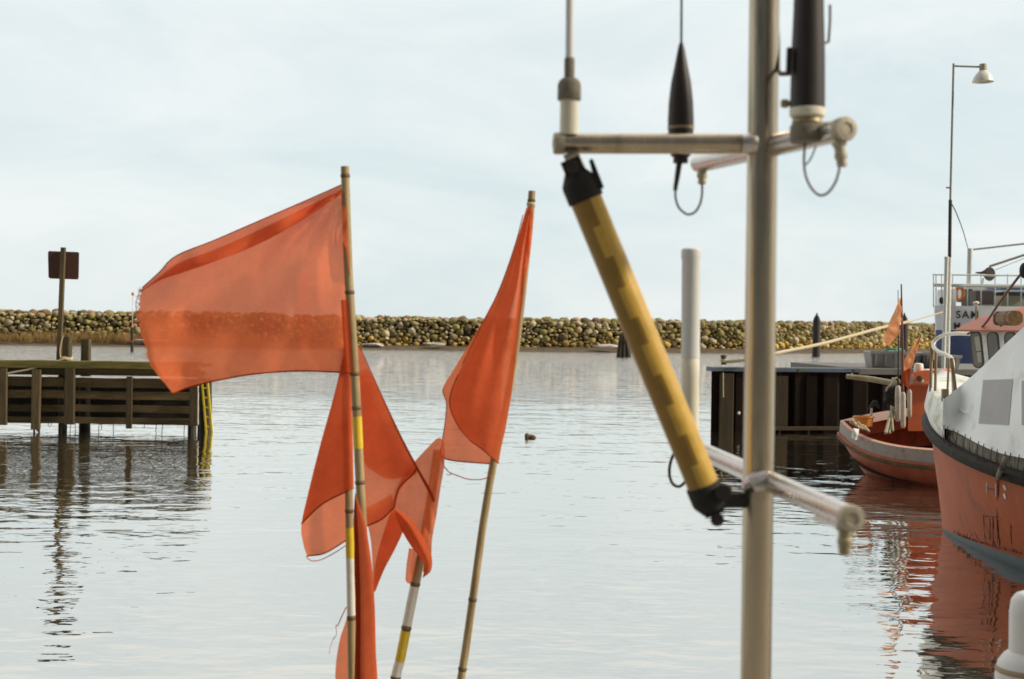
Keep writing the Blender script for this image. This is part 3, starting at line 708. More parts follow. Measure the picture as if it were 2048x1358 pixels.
# ------------------------------------------------------------------ ship behind the quay
DS = 52.0; s = DS / F
def S(px, py, dd=0): return P(px, py, DS + dd)
ship = thing('cargo_ship', (S(1960, 760).x, S(1960, 760).y + 4, 0), 'white and blue ship moored behind the quay, black lettering on its hull', 'ship')
ztop, zmid = S(1950, 612).z, S(1950, 661).z
plan = [(S(1868, 650, 1.6).x, 1.6), (S(1870, 650, .5).x, .5), (S(1890, 650).x, .12), (S(1930, 650).x, 0), (S(2060, 650).x, 0), (S(2200, 650).x, .5), (S(2300, 650).x, 2), (S(2350, 650, 26).x, 26), (S(1885, 650, 26).x, 26)]
y0 = S(1950, 650).y
def ring(z, ins): return [Vector((x + (ins if i < 3 else 0), y0 + y + ins * .4, z)) for i, (x, y) in enumerate(plan)]
def shell(zs, name, m):
    rows = [ring(z, i) for z, i in zs]; rows = [r + [r[0]] for r in rows]; mb = MB(); mb.grid(rows); return mb.build(name, m, ship, smooth=30)
shell([(ztop, -.02), (zmid + .6, .0), (zmid, .06)], 'upper_hull', M['ship_white'])
shell([(zmid, .05), (.9, .14), (-1, .5)], 'lower_hull', M['ship_blue'])
mb = MB(); mb.add(ring(ztop - .25, 0), [list(range(len(plan)))]); mb.build('deck', M['ship_green'], ship, smooth=None)
def text(body, px, py, hpx, name, parent, dd, m, d0=DS):
    cu = bpy.data.curves.new(name, 'FONT'); cu.body = body; cu.size = hpx * d0 / F / .70; cu.extrude = .004; cu.space_character = 1.28; cu.offset = .008
    to = bpy.data.objects.new(name, cu); C.objects.link(to)
    dg = bpy.context.evaluated_depsgraph_get(); me = bpy.data.meshes.new_from_object(to.evaluated_get(dg))
    C.objects.unlink(to); bpy.data.objects.remove(to)
    p = P(px, py, d0); p.y += dd
    verts = [Vector((v.co.x, -v.co.z, v.co.y)) + p for v in me.vertices]; fs = [list(q.vertices) for q in me.polygons]
    return link(name, verts, fs, m, parent, smooth=None)
text('SAM', 1911, 636, 14.5, 'ship_name', ship, -.04, M['letter'])
text('M', 1906, 658, 13, 'home_port', ship, -.03, M['letter'])
# rails
mb = MB()
for y_ in (549, 568):
    mb.tube([S(1866, y_, 1.2), S(1876, y_ + .3, .2), S(1930, y_ + 1, .1), S(2120, y_ + 3, .1)], .028, 6)
mb.build('top_rail', M['rail_white'], ship)
mb = MB(); mb.tube([S(1868, 570, .4), S(1930, 572, .1), S(2120, 573, .1)], .06, 8); mb.build('boat_deck_edge', M['rail_white'], ship)
for px in (1867, 1872, 1883, 1905, 1935, 1962, 1990, 2015, 2042):
    MB().tube([S(px, 614, .3), S(px, 548, .3)], .022, 6).build('stanchion', M['rail_white'], ship)
# superstructure, from left to right
MB().box((S(1874, 600, 1.4).x, y0 + .6, ztop - .3), (S(1912, 600, .6).x, y0 + 1.4, S(1890, 578).z)).build('white_locker', M['ship_white'], ship)
MB().box((S(1922, 600, 3.4).x, y0 + 2.6, ztop - .3), (S(1945, 600, 2.6).x, y0 + 3.4, S(1930, 574).z)).build('green_locker', M['ship_green'], ship)
c = S(1919, 587, 1.4); mb = MB()
mb.tube([(c.x + math.cos(t) * .14, c.y, c.z + math.sin(t) * .24) for t in np.linspace(0, 2 * math.pi, 25)], .07, 8); mb.build('lifebuoy', M['lifebuoy'], ship)
MB().box((S(1938, 600, 1.8).x, y0 + 1.0, S(1965, 608).z), (S(1988, 600, 1).x, y0 + 1.8, S(1960, 580).z)).build('winch_housing', M['ship_grey'], ship)
MB().box((S(1988.5, 0).x, y0 + 1.1, S(1965, 608).z), (S(2002, 600).x, y0 + 2.4, S(1990, 579).z)).build('side_cabinet', M['cream'], ship)
MB().box((S(1944, 600, 5).x, y0 + 3.2, S(1965, 600).z), (S(1984, 600).x, y0 + 5, S(1960, 571).z)).build('deck_cabin', M['ship_white'], ship)
MB().box((S(2003, 600, 3).x, y0 + 3, ztop - .3), (S(2110, 600).x, y0 + 7, S(2030, 588).z)).build('cream_cabin', M['cream'], ship)
MB().box((S(2003, 600, 5).x, y0 + 2.9, S(1965, 588).z), (S(2112, 600).x, y0 + 7.2, S(1965, 580).z)).build('navy_band', M['ship_blue'], ship)
MB().box((S(1985, 600, 4).x, y0 + 2.8, S(1965, 579).z), (S(2114, 600).x, y0 + 7.3, S(1965, 575).z)).build('roof_edge', M['rail_white'], ship)
MB().box((S(1986, 600, 4).x, y0 + 3.1, S(1965, 574).z), (S(2112, 600).x, y0 + 7, S(1965, 568).z)).build('blue_roof', M['ship_blue'], ship)
MB().ball(S(1883, 601, .1), .09, (1, .4, 1.5), 7).build('fairlead', M['letter'], ship)
# mast and booms
MB().tube([S(1937, 612, 4), S(1940, 497, 4)], [.11, .10], 12).build('mast', M['rail_white'], ship)
MB().tube([S(1946, 499, 3.8), S(2060, 486, 3)], .04, 8).build('upper_boom', M['rail_white'], ship)
MB().tube([S(1978, 533, 1.6), S(2060, 506, 1.0)], .045, 8).build('lower_boom', M['cream'], ship)
MB().tube([S(1990, 540, 1.6), S(2060, 512, 1.0)], .012, 6).build('stay_wire', M['rail_white'], ship)
MB().tube(path([(1900, 402, DL), (1912, 425, DL + 3), (1926, 462, DL + 9), (1936, 498, DS + 3)], DS, 6), .014, 6).build('aerial_wire', M['dolphin'], ship)
# big horn
c = S(1979, 548, 1.0); ax = (Vector((.35, -1, 0))).normalized()
MB().lathe(c, -ax, [(-.02, .24), (0, .26), (.03, .25), (.1, .14), (.3, .09)], 24).build('horn_disc', M['black_plastic'], ship)
MB().tube([S(1951, 545, 1.2), S(1962, 546, 1.1), S(1972, 546, 1.05)], [.02, .05, .15], 12).build('horn_throat', M['black_plastic'], ship)
MB().tube([S(1950, 549, .8), S(1993, 552, .6)], .035, 8).build('cross_bar', M['white_boat'], ship)
MB().tube([S(1966, 556, 1), S(1964, 572, 1)], .03, 6).build('horn_bracket', M['rail_white'], ship)

# ------------------------------------------------------------------ boats
class Boat:
    """u metres aft of the stem head, v metres to port, z up; heel in radians (port side down)"""
    def __init__(s, stem, ang, L_, heel=0.0):
        s.o = Vector((stem[0], stem[1], 0)); a = R(ang); s.hd = Vector((-math.sin(a), math.cos(a), 0)); s.pt = Vector((-math.cos(a), -math.sin(a), 0)); s.L = L_; s.h = heel
    def at(s, u, v, z):
        v2, z2 = v * math.cos(s.h) + z * math.sin(s.h), z * math.cos(s.h) - v * math.sin(s.h)
        return s.o - s.hd * u + s.pt * v2 + Vector((0, 0, z2))
    def strake(s, lv, n=36, both=True, thick=0):
        """surface between level curves; each level = function t -> (u, halfbreadth, z)"""
        rows = []
        for f in lv:
            port = [f((k / n) ** 1.6) for k in range(n + 1)]
            r = [s.at(u, b_, z) for (u, b_, z) in port]
            if both: r = [s.at(u, -b_, z) for (u, b_, z) in port[::-1]] + r[1:]
            rows.append(r)
        return rows
    def curve(s, f, n=36, both=True): return s.strake([f], n, both)[0]

def mirror_parts(boat, lv, name, m, parent, n=36):
    mb = MB(); mb.grid(boat.strake(lv, n)); return mb.build(name, m, parent, smooth=50)

# --- large orange boat, right edge
BB = Boat((5.47, 18.55), 18, 11)
def half(u, B, Lb, p): 
    q = max(0, min(1, 1 - u / Lb)); return B * (1 - q ** p)
def shp(z_of_u, rake, B, Lb, p, L_=11, stern=.82):
    def f(t):
        u = t * L_
        b_ = half(u, B, Lb, p)
        if t > .75: b_ *= 1 - (1 - stern) * ((t - .75) / .25) ** 2
        return (u + rake * (1 - t) ** 3, b_, z_of_u(u))
    return f
sheer = lambda u: 1.02 + .36 * max(0, 1 - u / 5.5) ** 1.6
big = thing('fishing_boat', BB.at(5, 0, 0), 'large orange boat with white bow bulwark under a white tarpaulin', 'boat')
keel = shp(lambda u: -.6, 1.0, .35, 6, 2); w_l = shp(lambda u: -.02, .34, 1.42, 7, 2.0); boot = shp(lambda u: .03 + .13 * min(1, u / 3.5), .31, 1.47, 6.9, 2.0)
mid1 = shp(lambda u: .03 + (sheer(u)) * .35, .20, 1.62, 6.5, 2.1); mid2 = shp(lambda u: sheer(u) * .68, .09, 1.74, 6.2, 2.2)
gun = shp(lambda u: sheer(u), 0, 1.80, 6, 2.3)
mirror_parts(BB, [keel, w_l, boot], 'boot_top', M['boot_blue'], big)
boot2 = shp(lambda u: .03 + .13 * min(1, u / 3.5) - .0, .305, 1.475, 6.9, 2.0)
mirror_parts(BB, [boot2, mid1, mid2, gun], 'hull', M['hull_orange'], big)
fen = shp(lambda u: sheer(u) + .05, -.05, 1.86, 6, 2.35)
mb = MB(); mb.tube(BB.curve(fen, 40), .078, 10); mb.build('rub_rail', M['fender_black'], big)
# white bow bulwark, then the dirty bulwark with netting behind it
bul_h = lambda u: .40 * max(0, 1 - u / 7) + .12
def part_of(f, t0, t1):
    return lambda t: f(t0 + (t1 - t0) * t)
g1 = shp(lambda u: sheer(u) + .10, -.02, 1.84, 6, 2.4); g2 = shp(lambda u: sheer(u) + .3, -.08, 1.90, 6, 2.6); g3 = shp(lambda u: sheer(u) + .10 + bul_h(u) , .02, 1.80, 6, 2.6); g3b = shp(lambda u: sheer(u) + .11 + bul_h(u), .14, 1.70, 6, 2.6); g4 = shp(lambda u: sheer(u) + .1, .22, 1.62, 6, 2.5)
TB = 0.18
def t_at(f, px):        # where the port side of a level curve passes behind the bow panel's seam
    for t in np.linspace(.02, .6, 400):
        u, b_, z = f(t)
        if px_of(BB.at(u, b_, z))[0] > px and t > .06: return t
    return .3
seam = [t_at(f, 1888) for f in (g1, g2, g3, g3b, g4)]
mb = MB(); n = 30
for sgn in (1, -1):
    rows = []
    for f, te in zip((g1, g2, g3, g3b, g4), seam):
        rows.append([BB.at(f(te * (k / n) ** 1.4)[0], sgn * f(te * (k / n) ** 1.4)[1], f(te * (k / n) ** 1.4)[2]) for k in range(n + 1)])
    mb.grid(rows)
mb.build('bow_bulwark', M['white_boat'], big, smooth=50)
SEAM_D = [px_of(BB.at(*f(te)))[2] for f, te in zip((g1, g2, g3), seam[:3])]
h1 = shp(lambda u: sheer(u) + .08, -.02, 1.79, 6, 2.38); h2 = shp(lambda u: sheer(u) + .20 + .06 * min(1, u / 4), .0, 1.77, 6, 2.42)
mb = MB()
for sgn in (1, -1):
    rows = []
    for f in (h1, h2):
        rows.append([BB.at(f(t)[0], sgn * f(t)[1], f(t)[2]) for t in np.linspace(min(seam[:3]) - .01, 1, 30)])
    mb.grid(rows)
mb.build('bulwark', M['net_grey'], big, smooth=60)
dk = shp(lambda u: sheer(u) + .14, .1, 1.66, 6, 2.4)
rows = BB.strake([dk, lambda t: (dk(t)[0], 0.0, dk(t)[2] + .06)], 30)
MB().grid([rows[0], rows[1]]).build('deck', M['white_boat'], big, smooth=60)
# stern
mb = MB(); st = [BB.at(*((lambda q: (q[0], q[1], q[2]))(f(1)))) for f in (keel, w_l, boot, mid1, mid2, gun)]; st2 = [BB.at(f(1)[0], -f(1)[1], f(1)[2]) for f in (keel, w_l, boot, mid1, mid2, gun)]
mb.add(st + st2[::-1], [list(range(12))]); mb.build('transom', M['hull_orange'], big, smooth=None)
# raised white foredeck, wheelhouse
fd = part_of(g3b, 0, .26)
rows = BB.strake([fd, lambda t: (fd(t)[0], 0.0, fd(t)[2] + .07)], 24)
MB().grid([rows[0], rows[1]]).build('foredeck', M['white_boat'], big, smooth=60)
U0, U1, VW = 2.35, 6.2, 1.05
ZE = 2.56
lowr = [BB.at(U0 + .16, VW - .02, 1.25), BB.at(U1, VW, 1.1), BB.at(U1, -VW, 1.1), BB.at(U0 + .16, -VW + .02, 1.25)]
topr = [BB.at(U0, VW, ZE), BB.at(U1, VW, ZE), BB.at(U1, -VW, ZE), BB.at(U0, -VW, ZE)]
MB().add(lowr + topr, [[0, 1, 5, 4], [1, 2, 6, 5], [2, 3, 7, 6], [3, 0, 4, 7]]).build('wheelhouse_wall', M['white_boat'], big, smooth=None)
def rr(z, fo, so): return [BB.at(U0 - fo, VW + so, z), BB.at(U1 + .2, VW + so, z), BB.at(U1 + .2, -VW - so, z), BB.at(U0 - fo, -VW - so, z), BB.at(U0 - fo - .08, 0, z)]
def loft(rs):
    vs = [v for r in rs for v in r]; n = len(rs[0]); fs = [[i * n + k, i * n + (k + 1) % n, (i + 1) * n + (k + 1) % n, (i + 1) * n + k] for i in range(len(rs) - 1) for k in range(n)]
    fs += [list(range(n))[::-1], [(len(rs) - 1) * n + k for k in range(n)]]; return vs, fs
rf = MB().add(*loft([rr(ZE, .18, .10), rr(ZE + .02, .2, .12), rr(ZE + .16, -.02, -.05), rr(ZE + .17, -.05, -.07)])).build('visor_roof', M['pink_roof'], big, smooth=None)
MB().add(*loft([rr(ZE + .165, -.04, -.06), rr(ZE + .27, -.5, -.25), rr(ZE + .30, -.9, -.45)])).build('roof_top', M['orange_roof'], big, smooth=None)
wp, wn = topr[0], (topr[1] - topr[0]).cross(lowr[0] - topr[0]).normalized()
if wn.dot(EYE - wp) < 0: wn = -wn
def onwall(px, py, off=0):
    r = ray(px, py); q = wp + wn * off; return EYE + r * ((q - EYE).dot(wn) / r.dot(wn))
def stadium(x0, x1, y0, y1, lean, ins=0, off=0, n=8):
    r = (x1 - x0) / 2; cx = (x0 + x1) / 2; pts = []
    for k in range(n + 1):
        t = math.pi + math.pi * k / n; pts.append((cx + math.cos(t) * (r - ins) - lean, y0 + r + math.sin(t) * (r * 1.0 - ins)))
    for k in range(n + 1):
        t = math.pi * k / n; pts.append((cx + math.cos(t) * (r - ins), y1 - r + math.sin(t) * (r - ins)))
    return [onwall(x, y, off) for x, y in pts]
for (x0, x1, y0, y1, lt) in [(1945, 1967, 663, 736, 1), (1978, 2001, 663, 737, 0), (2013, 2037, 663, 738, 0)]:
    wf = MB().prism(stadium(x0, x1, y0, y1, 5, -.5, .006), -wn * .03).build('window', M['dark_trim'], big, smooth=None)
    MB().prism(stadium(x0, x1, y0, y1, 5, 2.2, .009), -wn * .02).build('pane', M['glass_dark'], wf, smooth=None)
    if lt:
        q = [onwall(x, y, .011) for x, y in [(1948, 674), (1958, 672), (1962, 701), (1953, 702)]]; MB().prism(q, -wn * .008).build('curtain', M['glass_light'], wf, smooth=None)
        q = [onwall(x, y, .011) for x, y in [(1953, 705), (1962, 704), (1963, 724), (1956, 725)]]; MB().prism(q, -wn * .008).build('curtain', M['glass_light'], wf, smooth=None)
# things on the wheelhouse roof
c0, c1 = P(2001, 637, 15.0), P(2031, 636, 14.55)
e = thing('canister', (c0 + c1) / 2, 'mottled brown canister lying on the orange wheelhouse roof', 'canister')
MB().beam(c0, c1, .15, .145, ch=.25).build('body', M['raft_brown'], e); dv = (c1 - c0).normalized()
MB().beam(c0 - dv * .012, c0 + dv * .075, .153, .148, ch=.25).build('end_cap', M['dark_gear'], e)
for t in (.75,): MB().beam(c0.lerp(c1, t), c0.lerp(c1, t + .04), .158, .153, ch=.25).build('strap', M['red_pole'], e)
mb = MB(); mb.tube([P(1952, 640, 15.7), P(1952, 612, 15.7)], .009, 8); 
la = mb.build('lamp_stalk', M['rust_metal'], big)
MB().lathe(P(1952, 613, 15.7), (0, 0, 1), [(0, .012), (.02, .018), (.03, .034), (.045, .036), (.058, .02)], 14).build('lamp_dome', M['white_paint'], la)
MB().tube(path([(1935, 668, 16.2), (1955, 659, 16.0), (1972, 645, 15.5), (2000, 603, 14.7), (2030, 563, 14.1), (2075, 505, 13.5)], 15, 5), .013, 8).build('boom', M['red_pole'], big)
MB().ball(P(2049, 541, 13.85), .05, (1, 1, 1.6), 7).build('boom_block', M['dark_gear'], big)
MB().ball(P(1943, 655, 16.1), .035, (1.4, 1, .8), 6).build('roof_lamp', M['white_paint'], big)
MB().tube([P(1988, 648, 15.3), P(1994, 644, 15.3), P(2002, 652, 15.2)], .012, 6).build('roof_bracket', M['rust_metal'], big)
# pulpit rail and stanchions at the bow
MB().tube(path([(1948, 668, 16.6), (1915, 667, 17.2), (1888, 670, 17.5), (1871, 680, 17.6), (1866, 692, 17.5), (1876, 703, 17.2), (1895, 711, 16.9), (1904, 720, 16.7), (1906, 745, 16.6), (1908, 800, 16.6)], 17, 6), .024, 10).build('pulpit_rail', M['white_paint'], big)
for (xa, ya, xb, yb, dd, r_) in [(1863, 692, 1861, 783, 17.5, .020), (1872, 700, 1870, 795, 17.25, .018), (1866, 690, 1864, 720, 17.5, .026), (1898, 712, 1894, 800, 16.9, .014), (1903, 716, 1918, 846, 16.55, .022)]:
    MB().tube([P(xa, ya, dd), P(xb, yb, dd)], r_, 8).build('stanchion', M['rust_metal'], big)
MB().beam(P(1890, 803, 16.75), P(1890, 778, 16.75), .075, .06, (0, 1, 0)).build('bow_bitt', M['rust_metal'], big)
MB().beam(P(1884, 797, 16.6), P(1883, 857, 16.55), .012, .012, (0, 1, 0)).build('bulwark_seam', M['dark_trim'], big)
# tarpaulin
dsm = min(SEAM_D) - .05
tr = [[(1887, 799, dsm), (1925, 768, 16.15), (1963, 735, 15.5), (2005, 693, 14.85), (2044, 657, 14.3), (2100, 602, 13.6)],
      [(1886, 815, dsm), (1925, 795, 16.05), (1963, 775, 15.4), (2005, 752, 14.75), (2044, 732, 14.2), (2102, 700, 13.5)],
      [(1885, 833, dsm), (1921, 828, 15.95), (1960, 825, 15.25), (2003, 822, 14.62), (2044, 818, 14.1), (2104, 810, 13.4)],
      [(1884, 854, dsm - .02), (1916, 866, 15.85), (1957, 888, 15.1), (2000, 906, 14.5), (2045, 916, 14.0), (2108, 928, 13.3)]]
e = thing('tarpaulin', P(1970, 890, 15), 'white tarpaulin with grey patches covering the large orange boat', 'tarpaulin')
rows = cloth_rows(tr, 0, 8, 8, .16, 3.3, wdir=(2.5, 1.0))
MB().grid(rows).build('sheet', M['tarp'], e, smooth=60)
from mathutils.bvhtree import BVHTree
nc_ = len(rows[0])
TBV = BVHTree.FromPolygons([v for r in rows for v in r], [[i * nc_ + j, i * nc_ + j + 1, (i + 1) * nc_ + j + 1, (i + 1) * nc_ + j] for i in range(len(rows) - 1) for j in range(nc_ - 1)])
def onsheet(px, py, off):
    r = ray(px, py).normalized(); hit = TBV.ray_cast(EYE, r)
    return (hit[0] if hit[0] is not None else P(px, py, 14.0)) - r * off
for (xs, ya, yb) in [((1966, 1984, 2005, 2026), (760, 759, 758.5, 758), (847, 848, 849, 850)), ((2043, 2060, 2080, 2095), (762, 757, 752, 748), (850, 850, 850, 850))]:
    rr_ = [[onsheet(x - 9 * t * (x < 2040), a + (b_ - a) * t, .012) for x, a, b_ in zip(np.linspace(xs[0], xs[-1], 14), np.linspace(ya[0], ya[-1], 14), np.linspace(yb[0], yb[-1], 14))] for t in np.linspace(0, 1, 14)]
    MB().grid(rr_).build('window_patch', M['tarp_patch'], e, smooth=60)
mb = MB()
for k in range(16):
    t = (k + .5) / 16; v = rows[-1][int(t * (len(rows[-1]) - 1))]
    MB().tube([v + Vector((0, 0, .03)), v + Vector((-.02, -.02, -.06)), v + Vector((-.01 + random.uniform(-.04, .04), -.03, -random.uniform(.12, .22)))], .004, 5).build('lashing_cord', M['dark_gear'], e)
# marks, hose and weed on the hull
from mathutils.bvhtree import BVHTree
def bvh_of(o, off): return BVHTree.FromPolygons([Vector(v.co) + Vector(off) for v in o.data.vertices], [list(p.vertices) for p in o.data.polygons])
hullo = [c for c in big.children if c.name.split('.')[0] == 'hull'][0]
HB = bvh_of(hullo, big.location)
def onhull(px, py, off=.004):
    r = ray(px, py).normalized(); hit = HB.ray_cast(EYE, r)
    if hit[0] is None: return P(px, py, 15)
    return hit[0] - r * off
s15 = 15 / F
for (px, ya, yb) in [(1974, 964, 986), (1992, 968, 992)]: MB().tube([onhull(px, ya), onhull(px, yb)], .011, 6).build('draught_mark', M['white_paint'], big)
MB().tube([onhull(1975, 976), onhull(1992, 981)], .010, 6).build('mark_bar', M['dark_trim'], big)
for (px, py) in [(2010, 975), (2010, 992)]:
    c = onhull(px, py, .002); r = (EYE - c).normalized(); nn = HB.ray_cast(EYE, -r)[1]; nn = nn if nn.dot(r) > 0 else -nn
    MB().lathe(c, nn, [(0, .030), (.008, .029), (.009, .014), (.004, .012)], 16).build('vent_ring', M['white_paint'], big)
MB().tube([P(2012, 916, 13.95), P(2003, 936, 13.9), onhull(1995, 957, .05)], .028, 10).build('hose', M['net_grey'], big)
MB().tube([onhull(1995, 957, .04), onhull(1996, 990, .01), onhull(1994, 1040, .008), onhull(1996, 1085, .008)], .007, 6).build('hanging_line', M['dark_trim'], big)
mb = MB()
for (x0, y0_, x1, y1, r_) in [(1968, 1032, 1993, 1034, .012), (1968, 1030, 1970, 1076, .013), (1979, 1036, 1981, 1080, .011), (1986, 1034, 1988, 1086, .012), (1995, 1040, 2000, 1090, .02), (2022, 1048, 2023, 1088, .011), (1950, 1066, 1960, 1082, .012), (1935, 1055, 1945, 1072, .01)]:
    mb.tube([onhull(x0 + (x1 - x0) * t + random.uniform(-1.0, 1.0), y0_ + (y1 - y0_) * t, .000) for t in np.linspace(0, 1, 7)], [r_ * random.uniform(.35, .8) for _ in range(7)], 6)
for k in range(150):
    px = random.uniform(1908, 2045); t = (px - 1905) / 140; yb = 1060 + 46 * t ** .7
    mb.tube([onhull(px, yb - random.choice([2, 3, 4, 6, 10]), -.002), onhull(px + random.uniform(-3, 3), yb + 1, -.001)], [.002, random.uniform(.004, .008)], 5)
tag(mb.build('weed_growth', M['dark_gear'], big), kind='stuff')

# --- small orange boat at the quay
SB = Boat((5.90, 25.25), 57, 5.2, R(14))
sh2 = lambda u: .65 + .03 * max(0, 1 - u / 2.2) ** 1.6
small = thing('dinghy', SB.at(2, 0, 0), 'small orange open boat with grey bulwark lying at the quay', 'boat')
def sp(zf, rake, B, Lb, p): return shp(zf, rake, B, Lb, p, 5.2, .8)
k0 = sp(lambda u: -.5, .9, .3, 4, 2); k1 = sp(lambda u: -.03, .42, .98, 3.0, 2.2); k1b = sp(lambda u: .012, .41, .99, 2.9, 2.2); k2 = sp(lambda u: sh2(u) * .55, .16, 1.16, 2.4, 2.4); k3 = sp(sh2, 0, 1.26, 2.1, 2.6)
mirror_parts(SB, [k0, k1, k1b], 'lower_hull', M['fender_black'], small)
mirror_parts(SB, [k1b, k2, k3], 'hull', M['hull_red'], small)
fn = sp(lambda u: sh2(u) + .01, -.03, 1.29, 2.1, 2.6)
MB().tube(SB.curve(fn, 36), .034, 8).build('rub_rail', M['pier_post'], small)
fn2 = sp(lambda u: sh2(u) + .055, -.02, 1.275, 2.1, 2.6)
MB().tube(SB.curve(fn2, 36), .026, 8).build('gunwale', M['hull_red'], small)
b1 = sp(lambda u: sh2(u) + .06, .0, 1.255, 2.1, 2.6); b2 = sp(lambda u: sh2(u) + .29, .03, 1.22, 2.1, 2.7); b3 = sp(lambda u: sh2(u) + .295, .10, 1.15, 2.1, 2.7); b4 = sp(lambda u: sh2(u) - .05, .16, 1.08, 2.1, 2.7)
mirror_parts(SB, [b1, b2], 'bulwark', M['bulwark_grey'], small)
mirror_parts(SB, [b2, b3], 'cap_rail', M['pink_deck'], small)
mirror_parts(SB, [b3, b4], 'inner_bulwark', M['house_orange'], small)
b3c = sp(lambda u: sh2(u) + .302, .09, 1.16, 2.1, 2.7)
mb = MB()       # wide sun-bleached side deck at the bow, starboard side
rows = [[], []]
for t in np.linspace(0, .55, 24):
    u, b_, z = b3c(t); rows[0].append(SB.at(u, -b_, z)); rows[1].append(SB.at(u + .28 * (1 - t), -max(0, b_ - .34), z - .015))
mb.grid(rows).build('side_deck', M['pink_deck'], small, smooth=60)
mirror_parts(SB, [lambda t: (b4(t)[0], b4(t)[1], .30), lambda t: (b4(t)[0], 0.0, .30)], 'floor', M['dark_gear'], small)
ds = 24.3
e = small
# wheelhouse
z0 = SB.at(2, 0, .3).z
fr = [(1816, 862), (1816, 770), (1900, 770), (1900, 862)]
q = [P(x, y, 24.2) for x, y in fr]; MB().prism(q, (0.35, .95, 0)).build('wheelhouse_wall', M['house_orange'], small, smooth=None)
q = [P(x, y, 24.12) for x, y in [(1814, 771), (1813, 766), (1817, 754), (1824, 746), (1836, 742), (1850, 741), (1900, 740), (1902, 771)]]
MB().prism(q, (0.4, 1.1, 0)).build('wheelhouse_roof', M['orange_roof'], small, smooth=None)
q = [P(x, y, 24.10) for x, y in [(1812, 768), (1812, 764), (1902, 762), (1902, 767)]]
MB().prism(q, (0.4, 1.15, 0)).build('roof_rim', M['pink_roof'], small, smooth=None)
q = [P(x, y, 24.08) for x, y in [(1813, 768), (1816, 754), (1824, 748), (1828, 757), (1826, 768)]]
MB().prism(q, (.02, .05, 0)).build('roof_front', M['bulwark_grey'], small, smooth=None)
for (px, py, r_, m_) in [(1839, 757, 6, 'bollard'), (1844, 762, 3, 'white_paint')]:
    MB().lathe(P(px, py, 24.1), (-.3, -1, 0), [(0, r_ * ds / F), (.03, r_ * ds / F), (.04, r_ * .7 * ds / F)], 16).build('roof_lamp', M[m_], small)
for (px, yb, yt, r_) in [(1837, 744, 726, 9.5), (1855, 744, 738, 9)]:
    b0 = P(px, yb, 24.5); h = (yb - yt) * ds / F; r_ *= ds / F
    MB().lathe(b0, (0, 0, 1), [(0, r_ * 1.0), (h * .2, r_ * 1.02), (h * .75, r_), (h * .95, r_ * .8), (h, r_ * .4)], 18).build('vent_cowl', M['white_paint'], small)
# hanging fenders, spars, gear
for (xa, ya, xb, yb, r_, dd) in [(1796, 771, 1795, 843, 5.6, 23.9), (1806, 784, 1806, 856, 5.2, 23.8), (1819, 779, 1819, 836, 4.4, 23.95)]:
    a, b_ = P(xa, ya, dd), P(xb, yb, dd); ax = b_ - a; l_ = ax.length; r_ *= ds / F
    MB().lathe(a, ax, [(0, r_ * .5), (.03, r_ * .9), (.08, r_), (l_ - .08, r_), (l_ - .03, r_ * .9), (l_, r_ * .5)], 14).build('fender', M['fender_grey'], small)
for (xa, ya, xb, yb, r_) in [(1785, 815, 1771, 866, 3.4), (1788, 820, 1779, 866, 2.6), (1782, 812, 1786, 862, 2.0)]:
    MB().tube([P(xa, ya, 24.0), P(xb, yb, 23.6)], r_ * ds / F, 8).build('oar', M['spar'], small)
MB().tube([P(1693, 752.5, 25.2), P(1740, 758, 25.0), P(1796, 768, 24.6)], [.042, .05, .052], 10).build('boom', M['spar'], small)
MB().tube([P(1704, 751, 25.1), P(1704, 746, 25.1)], .012, 6).build('boom_eye', M['rope'], small)
mb = MB(); mb.tube(path([(1790, 757), (1782, 768), (1775, 775), (1772, 782)], 24.2, 5), .014, 6); mb.tube(path([(1784, 756), (1790, 762), (1800, 766), (1794, 756), (1786, 760)], 24.2, 6), .018, 6)
mb.build('lashing', M['rope'], small)
mb = MB()
for k in range(14): mb.ball(P(1781 + random.uniform(-8, 9), 789 + random.uniform(-14, 12), 24.4), random.uniform(.035, .075), (1.1, 1, .9), 6)
mb.tube(path([(1778, 796), (1777, 812), (1780, 822)], 24.4, 4), .02, 6); mb.build('engine_gear', M['dark_gear'], small, smooth=60)
# post with its dark triangular head
e = thing('tiller_post', P(1742, 850, 24.2), 'grey post with a dark triangular head standing in the small boat', 'post')
MB().tube([P(1741, 852, 24.2), P(1743, 816, 24.2)], .022, 10).build('shaft', M['fender_grey'], e)
q = [P(x, y, 24.2) for x, y in [(1737, 818), (1744, 804), (1748, 801), (1755, 803), (1760, 816), (1757, 818), (1750, 812), (1744, 817)]]
MB().prism(q, (.02, .09, 0)).build('head', M['dark_gear'], e, smooth=None)
# basket
c = P(1727, 852, 24.3); e = thing('basket', c, 'round orange plastic basket in the bow of the small boat', 'basket')
rb = 20 * 24.3 / F; hb = 19 * 24.3 / F
MB().lathe(c, (0, 0, 1), [(0, rb * .84), (hb * .8, rb * .97), (hb, rb), (hb, rb * .92), (hb * .3, rb * .8)], 28).build('body', M['basket'], e)
MB().tube([c + Vector((math.cos(t) * rb * 1.0, math.sin(t) * rb * 1.0, hb * .97)) for t in np.linspace(0, 2 * math.pi, 33)], .014, 8).build('rim', M['basket'], e)
